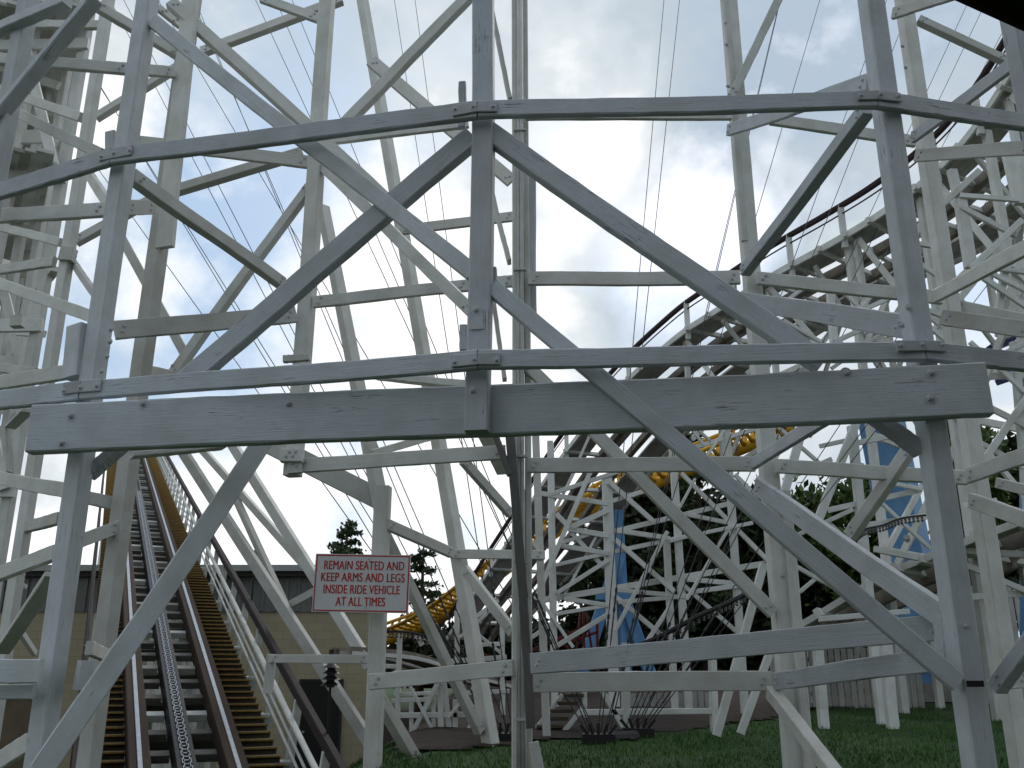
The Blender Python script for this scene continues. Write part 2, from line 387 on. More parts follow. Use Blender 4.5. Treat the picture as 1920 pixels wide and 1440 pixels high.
# the wide girder across the front
M0 = P(53, 801, 6.03); M1 = P(1856, 726, 5.33)
gd = beam(near, 'girder', M0, M1, .33, .10, nrm(math.degrees(math.atan2(M0.y-M1.y, M1.x-M0.x))), WORN_SHADED, .01, 40, .0028)
for u, v in ((133, 780), (116, 831), (268, 757), (541, 757), (1586, 699), (1745, 699), (1743, 747)): bolt(gd, u, v, .021)
for u, v in ((892, 581), (886, 733)): bolt(pC, u, v, .019)
# braces on the front wall
fbeam('brace', 884, 250, 340, 714, 42, .09, -.155)
fbeam('brace', 908, 237, 1545, 679, 41, .09, -.075)
fbeam('brace', 283, 36, 886, 510, 30, .05, -.10, COOLW_LIT)
d6 = beam(near, 'brace', P(922, 534, 5.575), P(1801, 1280, 5.43), .112, .06, nrm(2), WORN_SHADED, .006, 16, .001)
fbeam('brace', -40, 62, 118, -6, 21, .10, -.03, COOLW_LIT)
fbeam('brace', -60, 264, 168, -12, 14, .13, -.03)
pbeam(near, 'brace', 516, 795, 78, 1446, 40, 6.5, 5.95, .06, 10, COOLW_LIT)
# short blocks, stubs and knee braces bolted round the front posts
def block(u0, v0, u1, v1, w, Y, th, yaw, name='packing_block'): return pbeam(near, name, u0, v0, u1, v1, w, Y, Y, th, yaw, COOLW_LIT if u0 < 400 else WORN_SHADED, 5)
block(138, 608, 128, 706, 44, 6.22, .10, 30)
block(-50, 1258, 72, 1258, 43, 6.0, .06, 12, 'stub_beam'); block(-50, 1298, 60, 1297, 27, 6.1, .06, 12, 'stub_beam')
block(148, 1238, 138, 1293, 34, 6.25, .09, 55); block(205, 245, 203, 300, 20, 6.38, .06, 14)
block(866, 152, 865, 236, 14, 5.68, .05, 8); block(868, 608, 868, 655, 14, 5.68, .05, 8); block(925, 500, 926, 560, 10, 5.66, .05, 8)
block(1774, 1148, 1783, 1262, 22, 5.75, .08, -20)
block(1640, 575, 1668, 640, 0.1, 5.7, .01, 0) if False else None
pbeam(near, 'knee_brace', 158, 888, 222, 832, 20, 6.28, 6.28, .12, 10, WORN_SHADED); pbeam(near, 'knee_brace', 1735, 842, 1640, 772, 24, 5.56, 5.56, .12, -6, WORN_SHADED)
ENDS = []
# everything else in the second row: name u0 v0 u1 v1 width Y0 Y1 [thickness yaw]
TXT = '''
ledger 245 262 580 302 25 8.36 8.36
ledger 600 260 878 226 24 8.3 8.2
ledger 985 211 1372 211 25 8.2 8.2
strut 1362 244 1625 152 26 8.15 5.75
ledger 1445 221 1718 263 23 8.25 8.2
strut 1715 291 1935 275 25 8.2 7.0
ledger -30 105 240 127 23 7.2 7.0
ledger 232 126 328 134 22 7.6 7.9
ledger -30 404 200 391 29 7.0 7.0
ledger 240 389 290 388 28 7.4 7.8
ledger 215 618 556 588 34 7.4 8.2
ledger 586 565 880 533 23 8.25 8.2
ledger 880 533 965 525 23 8.25 8.25
ledger 990 521 1388 519 27 8.22 8.22
ledger 1420 520 1768 557 26 8.22 8.22
strut 1388 562 1694 611 38 8.1 5.7
ledger 556 872 948 846 27 8.3 8.2
ledger 988 872 1416 869 28 8.22 8.22
ledger 1455 873 1815 895 27 8.22 8.22
strut 1418 869 1566 776 25 8.12 6.0
strut 1810 892 1940 846 30 8.12 7.2
brace 1815 938 1935 980 30 8.2 7.4
brace 1866 905 1935 922 20 9.4 9.0
strut 1764 594 1935 618 31 8.12 7.5
brace 1785 570 1935 602 22 8.4 8.0
strut 1758 556 1935 462 27 8.1 6.3
strut 1708 258 1935 89 25 8.1 6.2
strut 1672 24 1800 -18 23 8.15 7.5
brace 1724 32 1890 110 15 9.5 9.5 .1
brace 1478 -40 1372 178 15 8.12 8.12 .14
brace 1616 201 1388 508 24 5.75 8.08 .1
brace 880 -15 606 266 20 8.15 8.3 .1
brace 578 346 318 702 16 8.35 8.35 .12
brace 255 328 536 530 24 6.35 8.2 .09
brace 320 0 752 395 23 7.9 8.4 .10
brace 598 304 882 582 23 8.3 7.6 .06
brace 178 4 340 102 19 7.6 8.0 .08
brace 298 12 340 46 15 8.2 8.4
brace 376 93 640 -5 16 9.5 9.5 .1
brace 490 -6 596 32 18 9.0 9.0 .06
brace 308 358 566 281 17 9.2 9.2 .12
brace 176 217 335 118 13 9.2 9.2 .1
brace 138 450 290 366 16 9.2 9.2 .1
brace 985 680 1452 1149 24 8.25 8.2 .08
brace 1414 912 1800 1182 40 8.2 5.78 .06
rail 994 1244 1772 1174 42 7.7 6.1 .06
rail 692 1279 960 1252 29 8.4 8.2 .06
rail 996 1279 1446 1276 36 8.2 8.2 .05
rail 1447 1277 1790 1231 37 8.15 5.75 .05
brace 1588 1004 1704 835 22 8.6 8.0 .1
brace 1458 1298 1580 1455 26 8.2 7.0 .1 -15
brace 1858 1290 1935 1185 28 5.7 5.4 .1 -10
rail 1888 1275 1935 1270 34 7.9 7.9
leg 669 -30 918 1432 20 12.0 10.2 .14 12
leg 598 388 708 965 21 10.2 8.9 .12 14
leg 1000 690 1026 1402 14 11.0 11.0 .1
leg 325 825 690 1395 20 14.5 12.5 .1
brace 366 832 590 1085 13 14.6 13.5 .1
brace 430 830 690 1250 19 14 12.6 .1
brace 432 922 532 1140 11 14.2 13.4 .1
brace 526 1142 596 1104 14 13.6 13.2
rail 504 1235 690 1236 16 9.6 8.9
post 508 1226 500 1300 16 9.62 9.62 .08
brace 712 1298 793 1436 20 9.1 9.6 .12
brace 455 806 712 936 38 9.0 9.05 .06
rail 525 852 566 852 26 8.2 8.2 .1
brace 552 838 552 886 26 8.24 8.24 .06
brace 728 982 850 1036 20 8.8 9.8 .06
rail 846 1038 1022 1040 17 10.4 10.6 .06
brace 872 862 960 962 19 9.0 9.6 .06
brace 720 986 905 1372 17 9.2 10.2 .1
brace 868 1068 958 1186 20 10.2 9.6 .06
brace 922 812 957 885 10 8.5 9.0 .14
brace 984 994 1021 1048 9 10.5 10.8 .1
brace 921 5 957 182 7 8.4 8.4 .14
brace 921 350 955 486 7 8.4 8.4 .14
brace 925 560 946 708 8 8.5 8.5 .14
brace 696 112 960 338 25 10.0 10.0 .06
rail 750 430 964 404 19 9.8 9.8 .05
rail 684 700 874 719 13 9.0 8.0 .2
strut 250 851 425 834 9 7.0 7.4 .15
rail 530 672 580 668 14 7.2 7.2
strut 120 922 240 950 24 7.8 8.1
strut 120 1026 230 985 25 7.7 8.0
rail 160 1215 195 1230 24 6.9 7.8
brace 700 850 812 818 14 8.6 9.2 .06
post_board 358 -40 306 462 34 7.93 7.93 .06 16
brace 212 418 366 700 17 9.0 9.0 .06
rail 255 690 345 712 24 8.3 8.3
packing_block 126 462 120 486 26 8.22 8.22 .1
packing_block 30 590 28 610 22 9.0 9.0 .1
'''
for li, ln in enumerate(TXT.strip().split('\n')):
    f = ln.split(); v = [float(x) for x in f[1:]]; v[5] += .0023*(li % 13); v[6] += .0023*(li % 13)
    ob = pbeam(near, f[0], *v[:5], v[5], v[6], v[7] if len(v) > 7 else .05, v[8] if len(v) > 8 else 0, WORN_SHADED if min(v[5], v[6]) < 6.3 else WHITE)
    if v[4] > 14 and f[0] in ('ledger', 'rail', 'strut', 'brace'): ENDS.append((ob, (P(v[0], v[1], v[5])-P(v[2], v[3], v[6])).length))
SHADET = grainy('shade_dark_timber', (.17, .165, .155), (.10, .097, .09), peel=.76)  # shaded side of the leaning centre boards, painted in as a dark colour
for l_ in ((924, 806, 955, 890, 11, 8.12, 8.08), (956, 812, 982, 1120, 17, 8.10, 8.04), (980, 1105, 996, 1366, 17, 8.035, 8.0)): pbeam(near, 'brace', *l_[:5], l_[5], l_[6], .06, 0, SHADET)
# small fixings that show: a number plate, a steel joint angle
o = beam(near, 'plate', P(1813, 1282, 5.44), P(1845, 1282, 5.44), .034, .004, nrm(-7), BLACK, .001)
o = beam(near, 'plate', P(880, 614, 5.548), P(907, 613, 5.548), .026, .003, nrm(8), CONDUIT, .001)
bpy.context.view_layer.update()
for ob, L in ENDS:
    for x in (-L/2+.07, L/2-.07):
        for dy in (-.022, .022):
            o = link(bpy.data.objects.new('bolt', bolt_me)); o.parent = ob; o.location = (x+dy*.6, dy+R.uniform(-.006, .006), .001); o.scale = (.011,)*3
for u, v, ob in ((208, 618, pL), (206, 641, pL), (200, 669, pL), (190, 697, pL), (1704, 577, pR), (1690, 610, pR), (1700, 1010, pR), (1810, 1174, pR),
                 (1361, 44, B4), (1362, 84, B4), (1365, 162, B4), (1692, 87, B5), (1698, 127, B5), (1467, 1080, B4), (1486, 1092, B4)): bolt(ob, u, v, .014)

# ================================================================== dense trestle at the left edge
left = thing('lattice_trestle', 'dense white trestle of many posts and braces filling the left edge', 'trestle', (-6, 9.5, 0))
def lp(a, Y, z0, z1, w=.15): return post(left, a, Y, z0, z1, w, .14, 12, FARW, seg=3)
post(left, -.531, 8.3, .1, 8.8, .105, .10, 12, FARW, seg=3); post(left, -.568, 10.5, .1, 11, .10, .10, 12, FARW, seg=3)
LT = '''
rail 28 43 184 44 17 8.6 8.4 .06
rail -20 66 84 86 11 11 10
brace -20 118 108 159 15 10.4 10.2
brace -20 160 148 218 17 9.6 8.5 .06
brace -20 185 186 287 20 7.6 6.5 .06
rail -20 256 112 254 28 10.8 10.6
rail -20 313 82 291 12 11.5 11
brace 158 320 198 380 21 8.2 7.2
brace -20 420 110 453 16 9.2 8.5
rail -20 506 98 489 19 9 8.4
brace -20 525 168 592 22 7.6 6.6 .06
brace 126 482 174 553 14 8.6 7.6
brace 64 541 96 502 10 10 9.5 .1
rail 30 622 80 625 13 10.2 10
rail -20 686 64 698 18 9 8.6
rail -20 719 142 693 28 7.6 7.2
brace 8 800 40 768 5 8 7.6 .1
brace 9 798 13 884 5 8 8 .1
rail -20 893 118 919 26 7.8 6.8 .06
rail 38 989 106 971 22 8.4 7.6 .06
rail -20 1080 98 1035 28 7.4 6.8 .06
brace -12 1222 84 1076 11 7.6 6.9 .12
brace -20 1436 48 1392 34 6.6 6.4
brace 20 1165 60 1225 12 9 9.5
'''
for ln in LT.strip().split('\n'):
    f = ln.split(); v = [float(x) for x in f[1:]]
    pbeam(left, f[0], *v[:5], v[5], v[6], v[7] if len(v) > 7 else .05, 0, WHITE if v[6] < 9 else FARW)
# bents running away from the viewer
LV = [1.6+1.85*i for i in range(-1, 6)]
rows = [9.6, 11.2, 12.8, 14.4, 16.0, 17.8, 19.6, 21.6]
nb = 0
def lat(a, Y): return Vector((a*Y, Y, 0))
prev = None
for bi, Y in enumerate(rows):
    cols = [-.552-.006*(bi % 3), -.582-.008*(bi % 2), -.62, -.665, -.72]
    zt = 12.5
    for ci, a in enumerate(cols):
        if (bi, ci) in ((0, 1),): continue
        if ci == 4 and bi > 3: continue
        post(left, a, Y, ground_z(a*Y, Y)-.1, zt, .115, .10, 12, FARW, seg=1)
    for zi, z in enumerate(LV):
        z2 = z+.12*(bi % 3)
        if z2 < .3: continue
        p0 = lat(cols[0], Y)+Vector((.1, -.05, z2)); p1 = lat(cols[3], Y)+Vector((-.2, -.05, z2+R.uniform(-.05, .05)))
        beam(left, 'rail', p0, p1, .15, .05, nrm(8), FARW)
        if (bi+zi) % 2 == 0 and bi < 6:
            beam(left, 'brace', lat(cols[0], Y)+Vector((0, -.1, z2)), lat(cols[2], Y)+Vector((0, -.1, z2+1.8)), .12, .05, nrm(8), FARW)
        if bi+1 < len(rows) and zi % 2 == bi % 2:
            Y2 = rows[bi+1]
            q0 = lat(cols[0], Y)+Vector((.02, 0, z2)); q1 = lat(cols[0], Y2)+Vector((.02, 0, z2+1.7))
            beam(left, 'side_brace', q0, q1, .12, .05, Vector((1, .2, 0)), FARW)
    prev = cols
rq = random.Random(11)
for i in range(90):
    Y = rq.uniform(10, 20); a = rq.uniform(-.70, -.556); z = rq.uniform(.2, 10); b_ = rq.random()
    p = Vector((a*Y, Y, z))
    if b_ < .45: beam(left, 'thin_post', p, p+Vector((rq.uniform(-.1, .1), 0, rq.uniform(1.8, 3.6))), .06, .08, nrm(rq.uniform(-20, 40)), FARW)
    elif b_ < .8: beam(left, 'side_brace', p, p+Vector((rq.uniform(-.5, .2), rq.uniform(.6, 1.8), rq.uniform(-1.8, 1.8))), .09, .05, Vector((1, -.4, 0)), FARW)
    else: beam(left, 'rail', p, p+Vector((-rq.uniform(.8, 1.8), .1, rq.uniform(-.3, .3))), .12, .05, nrm(10), FARW)
# grey plank decks of the track high in the trestle, seen from below
for (z, x0, x1) in ((7.6, -.66, -.56), (9.6, -.68, -.55), (5.4, -.74, -.62), (11.6, -.7, -.55)):
    for k in range(7):
        bmx = bmesh.new()
        a = x0+(x1-x0)*k/7
        pa = Vector((a*9.2, 9.2, z-.35)); pb = Vector((a*21, 21, z+1.2))
        M, L = frame(pa, pb, Vector((0, 0, -1))); bar_bm(bmx, Matrix.Identity(4), L, abs(x1-x0)*14/7*.93, .04); fix(bmx)
        mesh_obj('deck_plank', bmx, DECK if k % 3 == 1 else FARW, left, M=M)

# ================================================================== lift hill
LD = pdir(216, 677); LS = P(357, 1440, 10.1)
LT_ = Vector((LD.y, -LD.x, 0)).normalized(); LN = LT_.cross(LD).normalized()
lift = thing('lift_hill', 'steep lift hill track with chain between brown rails and yellow edged stairs', 'coaster track', LS)
def LQ(s, t, n): return LS+LD*s+LT_*t+LN*n
S0, S1 = -2.5, 56.0
def lbar(name, t, n, w, th, m, parent=lift, s0=S0, s1=S1, seg=1):      # timber lying along the slope; top face at height n
    return beam(parent, name, LQ(s0, t, n), LQ(s1, t, n), w, th, LN, m, .008, seg)
for t in (-.475, .475):
    for dt in (-.055, .055): lbar('rail_timber', t+dt, 0.0, .104, .24, BROWN)
    st = lbar('rail_strap', t, .014, .048, .014, STEEL)
lbar('chain_trough', -.085, -.05, .06, .22, BLACK); lbar('chain_trough', .065, -.05, .05, .22, BLACK); lbar('trough_bed', -.01, -.11, .13, .10, BLACK)
# chain: side plates and rollers in one part
bm = bmesh.new(); s = S0; k = 0
while s < 22:
    wdt = .030 if k % 2 else .044
    for sg in (-1, 1):
        M, L = frame(LQ(s-.02, -.01+sg*wdt, -.035), LQ(s+.115, -.01+sg*wdt, -.035), LN); bar_bm(bm, M, L, .012, .035, .003)
    a, b_ = LQ(s, -.06, -.05), LQ(s, .04, -.05)
    M, L = frame(a, b_, LN); bar_bm(bm, M, L, .026, .026, .008)
    s += .098; k += 1
fix(bm); mesh_obj('lift_chain', bm, CHAIN, lift)
TIEG = grainy('dark_weathered_tie', (.20, .19, .17), (.10, .095, .085), bare=(.34, .33, .31), peel=.70, tint=.3)
# cross ties and the plank faces below
i = 0; s = -2.2
while s < 52:
    w_ = .15 if s < 16 else .12
    for t0, t1 in ((-.39, -.13), (.11, .39)):
        beam(lift, 'cross_tie', LQ(s, t0, -.19), LQ(s, t1, -.19), w_, .09, LN, (TIEG, FARW, TIEG, TIEG, DECK, TIEG)[i % 6])
    if i % 2 == 0: beam(lift, 'cross_beam', LQ(s+.1, -.88, -.42), LQ(s+.1, .93, -.42), .16, .12, -LD, TIEG)
    s += .62; i += 1
# stairs on both sides
def stairs(t0, t1):
    n = 0; s = -1.9
    while s < 54:
        st_ = .24
        p0 = LQ(s, t0, -.10); p1 = LQ(s, t1, -.10)
        bm = bmesh.new()
        hd = Vector((LD.x, LD.y, 0)).normalized()
        M, L = frame(p0+hd*.12, p1+hd*.12, Vector((0, 0, 1))); bar_bm(bm, M, L, .25, .03); fix(bm)
        tr = mesh_obj('stair_tread', bm, TREAD, lift)
        bm = bmesh.new(); M, L = frame(p0-hd*.012+Vector((0, 0, .003)), p1-hd*.012+Vector((0, 0, .003)), Vector((0, 0, 1))); bar_bm(bm, M, L, .028, .022, .003); fix(bm)
        no = mesh_obj('nosing', bm, NOSE, tr); no.parent = tr; no.location = (0, 0, 0)
        bm = bmesh.new(); M, L = frame(p0+hd*.02+Vector((0, 0, -.075)), p1+hd*.02+Vector((0, 0, -.075)), -hd); bar_bm(bm, M, L, .085, .02); fix(bm)
        ri = mesh_obj('riser', bm, TREAD, tr); ri.location = (0, 0, 0)
        s += st_; n += 1
        if n > 48: break
    # the steps higher up are only a few pixels: one part
    bm = bmesh.new(); bm2 = bmesh.new(); hd = Vector((LD.x, LD.y, 0)).normalized()
    while s < 54:
        p0 = LQ(s, t0, -.10); p1 = LQ(s, t1, -.10)
        M, L = frame(p0+hd*.12, p1+hd*.12, Vector((0, 0, 1))); bar_bm(bm, M, L, .25, .03)
        M, L = frame(p0-hd*.012, p1-hd*.012, Vector((0, 0, 1))); bar_bm(bm2, M, L, .028, .026, .003)
        s += .24
    fix(bm); fix(bm2)
    o = mesh_obj('upper_treads', bm, TREAD, lift); o['kind'] = 'stuff'
    o = mesh_obj('upper_nosings', bm2, NOSE, lift); o['kind'] = 'stuff'
stairs(.595, 1.0); stairs(-.98, -.595)
# handrails
def handrail(t, n, w, th, m, name): return beam(lift, name, LQ(-3, t, n), LQ(50, t, n), w, th, LN, m, .01, 60, .004)
handrail(1.16, .56, .085, .12, RAILD, 'handrail')
handrail(-1.10, .50, .06, .14, RAILD, 'handrail')
for t, n in ((1.0, .10), (1.02, .20)):
    bm = bmesh.new(); tube_bm(bm, [LQ(s_, t, n) for s_ in (-2, 5, 12, 20, 27, 48)], .016, 8); mesh_obj('pipe_rail', bm, FARW, lift, True)
handrail(1.08, .30, .06, .05, FARW, 'middle_rail')
s = -2.4
while s < 46:
    beam(lift, 'rail_post', LQ(s, 1.13, -.4), LQ(s, 1.15, .46), .09, .06, -LD, FARW)
    beam(lift, 'rail_outrigger', LQ(s, .93, -.20), LQ(s, 1.14, -.20), .07, .05, LN, FARW)
    s += 1.5
# trestle bents carrying the hill
s = 1.0; i = 0
while s < 28:
    b = LQ(s, 0, -.5)
    for t in (-.85, -.3, .4, .95):
        p = LQ(s, t, -.5); gz = ground_z(p.x, p.y)-.1
        beam(lift, 'post', Vector((p.x, p.y, gz)), p, .12, .10, Vector((-.4, -.9, 0)), FARW)
    if i % 2 == 0:
        p = LQ(s, -.85, -.5); q = LQ(s, .95, -.5); q = Vector((q.x, q.y, max(q.z-1.6, .4)))
        beam(lift, 'brace', p, q, .12, .05, Vector((-.4, -.9, 0)), FARW)
    s += 1.9; i += 1

# ================================================================== building behind the lift
BW = mat('beige_block_wall', (.30, .26, .18), .85); t = BW.node_tree
br_ = t.nodes.new('ShaderNodeTexBrick'); tcn = t.nodes.new('ShaderNodeTexCoord'); mpn = t.nodes.new('ShaderNodeMapping')
mpn.inputs['Rotation'].default_value = (rad(90), 0, 0); t.links.new(tcn.outputs['Object'], mpn.inputs[0]); t.links.new(mpn.outputs[0], br_.inputs['Vector'])
br_.inputs['Color1'].default_value = (.40, .345, .235, 1); br_.inputs['Color2'].default_value = (.365, .315, .215, 1); br_.inputs['Mortar'].default_value = (.30, .26, .18, 1)
br_.inputs['Scale'].default_value = 1; br_.inputs['Brick Width'].default_value = .41; br_.inputs['Row Height'].default_value = .205; br_.inputs['Mortar Size'].default_value = .007
t.links.new(br_.outputs[0], t.nodes['Principled BSDF'].inputs['Base Color'])
SID = mottled('grey_metal_siding', (.16, .165, .16), (.20, .205, .20), 2, .5, .1)
ROOFM = mottled('pale_grey_roof_edge', (.33, .34, .34), (.40, .41, .41), 3, .5, .1)
bY = 24.0
bl = thing('service_building', 'low beige block building with grey metal roof band behind the lift hill', 'building', (-6, bY, 0))
zt = P(600, 1148, bY).z; zr = P(600, 1083, bY).z; zz = P(600, 1063, bY).z
xr = P(719, 1250, bY).x
def slab(name, x0, x1, y0, y1, z0, z1, m, sk=1.6, extra=None):      # plan is skewed: the end wall runs back to the left
    bm = bmesh.new(); q = [(x0, y0), (x1, y0), (x1-sk*(y1-y0)/8, y1), (x0, y1)]
    a = [bm.verts.new((x, y, z0)) for x, y in q]; b = [bm.verts.new((x, y, z1)) for x, y in q]
    bm.faces.new(a); bm.faces.new(b)
    for k in range(4): bm.faces.new((a[k], a[(k+1) % 4], b[(k+1) % 4], b[k]))
    if extra: extra(bm)
    fix(bm); return mesh_obj(name, bm, m, bl)
slab('wall', -19, xr, bY, bY+8, -1.2, zt, BW)
def ribs(bm):
    for k in range(int((xr+19)/.3)): box_bm(bm, Matrix.Translation((-19+k*.3+.1, bY-.06, (zt+zr)/2)), .06, .06, zr-zt-.05)
slab('siding', -19, xr+.03, bY-.04, bY+8.1, zt+.004, zr, SID, extra=ribs)
slab('roof', -19.2, xr+.25, bY-.5, bY+8.3, zr+.12, zz, ROOFM); slab('gutter', -19.2, xr+.2, bY-.30, bY-.08, zr+.005, zr+.11, mat('dark_gutter', (.06, .06, .06), .6), 0)
d0 = P(567, 1278, bY); d1 = P(640, 1278, bY)
bm = bmesh.new(); box_bm(bm, Matrix.Translation(((d0.x+d1.x)/2, bY-.03, (d0.z-.7)/2)), d1.x-d0.x, .08, d0.z+.7)
dr = mesh_obj('door', bm, mat('black_door', (.013, .012, .012), .5), bl)
bm = bmesh.new()
for xx in (d0.x-.03, d1.x+.03): box_bm(bm, Matrix.Translation((xx, bY-.04, (d0.z-.7)/2)), .06, .1, d0.z+.7)
box_bm(bm, Matrix.Translation(((d0.x+d1.x)/2, bY-.04, d0.z+.03)), d1.x-d0.x+.12, .1, .06)
o = mesh_obj('door_frame', bm, mat('dark_frame', (.03, .027, .025), .5), dr); o.location = (0, 0, 0)
bm = bmesh.new(); cyl_bm(bm, Vector((d0.x+.12, bY-.13, .3)), Vector((d0.x+.12, bY-.06, .3)), .03)
o = mesh_obj('handle', bm, STEEL, dr); o.location = (0, 0, 0)

lw_ = thing('low_wall', 'dark brown low wall in the lower left corner below the stub beams', 'wall', P(0, 1380, 9.0))
LWM = mottled('brown_stucco', (.10, .078, .05), (.14, .11, .072), 5, .9, .3); zc = P(0, 1306, 9.0).z
for nm_, x0_, x1_, z0_, z1_ in (('wall', -7.5, P(62, 1380, 9.0).x, -.6, zc), ('coping', -7.5, P(66, 1380, 9.0).x, zc+.003, zc+.07)):
    bm = bmesh.new(); box_bm(bm, Matrix.Translation(((x0_+x1_)/2, 9.15, (z0_+z1_)/2)), x1_-x0_, .3 if nm_ == 'wall' else .36, z1_-z0_); mesh_obj(nm_, bm, LWM, lw_)
# ================================================================== pagoda lamps
def pix(p):
    d = p.y*CT+(p.z-CAMZ)*ST; return 960+FPX*p.x/d, 720-FPX*(-p.y*ST+(p.z-CAMZ)*CT)/d
def lamp(u, v0, v1, label):              # clamped to the maroon handrail of the lift hill
    b = min((LQ(q*.02-2, 1.20, .50) for q in range(900)), key=lambda p: abs(pix(p)[1]-v1)); Y = b.y
    tp = P(u, v0, Y); tp.x = b.x
    root = thing('pagoda_lamp', label, 'lamp', b, 'pagoda lamps on thin poles')
    sc = (48 if v0 > 1200 else 30)*dcam(v0, Y)/FPX
    bm = bmesh.new(); cyl_bm(bm, b, Vector((tp.x, Y, tp.z-sc*.9)), .016, .013, 10); mesh_obj('pole', bm, BLACK, root)
    bm = bmesh.new(); cyl_bm(bm, Vector((tp.x, Y, tp.z-sc*.95)), Vector((tp.x, Y, tp.z-sc*.12)), sc*.16, sc*.16, 12); mesh_obj('lamp_core', bm, mat('smoked_lens', (.04, .035, .03), .3), root, True)
    for k in range(4):
        z = tp.z-sc*(.16+.22*k); bm = bmesh.new()
        cyl_bm(bm, Vector((tp.x, Y, z-sc*.06)), Vector((tp.x, Y, z+sc*.10)), sc*(.34+.02*k), sc*.13, 16); mesh_obj('shade', bm, BLACK, root)
    bm = bmesh.new(); cyl_bm(bm, Vector((tp.x, Y, tp.z-sc*.06)), Vector((tp.x, Y, tp.z)), sc*.1, sc*.03, 10); mesh_obj('finial', bm, BLACK, root)
lamp(622, 1241, 1385, 'black pagoda lamp standing in front of the dark door')
lamp(477, 1030, 1132, 'small black pagoda lamp standing high against the sky by the roof edge')

# ================================================================== the sign
sY = 8.62
c0 = P(592, 1038, sY); c1 = P(770, 1041, sY); c2 = P(766, 1151, sY); c3 = P(585, 1146, sY)
sc_ = (c0+c1+c2+c3)/4; sw = ((c1-c0).length+(c2-c3).length)/2; sh = ((c3-c0).length+(c2-c1).length)/2
SIGNW = mottled('sign_white', (.60, .60, .61), (.66, .66, .67), 4, .45, .02); SRED = mat('sign_red', (.46, .022, .02), .5)
sg = thing('ride_sign', 'white rectangular warning sign with red capitals and red border on a post', 'sign', sc_)
yaw_s = 0
ang = math.atan2((c1-c0).z, (c1-c0).x)
SM = Matrix.Translation(sc_) @ Matrix.Rotation(-ang, 4, 'Y')
def sign_box(name, boxes, m, y):
    bm = bmesh.new()
    for (x, z, w, h, d) in boxes: box_bm(bm, Matrix.Translation((x, y, z)), w, d, h)
    return mesh_obj(name, bm, m, sg, M=SM)
sign_box('panel', [(0, 0, sw, sh, .012)], SIGNW, 0)
bo = .014; t_ = .011
sign_box('border', [(0, sh/2-bo, sw-2*bo+t_, t_, .003), (0, -sh/2+bo, sw-2*bo+t_, t_, .003), (-sw/2+bo, 0, t_, sh-2*bo-t_, .003), (sw/2-bo, 0, t_, sh-2*bo-t_, .003)], SRED, -.0065)
for i, (ln, wpx, cu, cv) in enumerate((('REMAIN SEATED AND', 149, 681, 1062), ('KEEP ARMS AND LEGS', 155, 680, 1084), ('INSIDE RIDE VEHICLE', 141, 679, 1106), ('AT ALL TIMES', 91, 678, 1128))):
    cu_ = bpy.data.curves.new('lettering', 'FONT'); cu_.body = ln; cu_.align_x = 'CENTER'; cu_.align_y = 'CENTER'; cu_.size = .1; cu_.extrude = .001; cu_.offset = 0; cu_.space_character = 1.04
    tmp = bpy.data.objects.new('tmp', cu_); COL.objects.link(tmp); bpy.context.view_layer.update()
    dg = bpy.context.evaluated_depsgraph_get(); me = bpy.data.meshes.new_from_object(tmp.evaluated_get(dg)); bpy.data.objects.remove(tmp); bpy.data.curves.remove(cu_)
    xs = [v.co.x for v in me.vertices]; ys = [v.co.y for v in me.vertices]
    kx = wpx/178*sw/(max(xs)-min(xs)); ky = 16.0/178*sw/(max(ys)-min(ys))
    cx = (max(xs)+min(xs))/2; cy = (max(ys)+min(ys))/2
    wx = (cu-678.5)/178*sw; wz = -(cv-1094.5)/178*sw*1.0
    for v in me.vertices: v.co = Vector(((v.co.x-cx)*kx+wx, -.0075-v.co.z, (v.co.y-cy)*ky+wz))
    bb = bmesh.new(); bb.from_mesh(me); d_ = bmesh.ops.duplicate(bb, geom=bb.verts[:]+bb.edges[:]+bb.faces[:])
    for g_ in d_['geom']:
        if isinstance(g_, bmesh.types.BMVert): g_.co.x += .0032; g_.co.y -= .0006
    bb.to_mesh(me); bb.free()
    me.materials.clear(); me.materials.append(SRED)
    o = link(bpy.data.objects.new('lettering', me)); o.parent = sg; o.matrix_basis = Matrix.Translation(-off(sg)) @ SM
bm = bmesh.new()
for x, z in ((.05, sh*.42), (.05, -sh*.42)): cyl_bm(bm, Vector((x, -.012, z)), Vector((x, 0, z)), .008, .008, 10)
mesh_obj('screw', bm, STEEL, sg, M=SM)

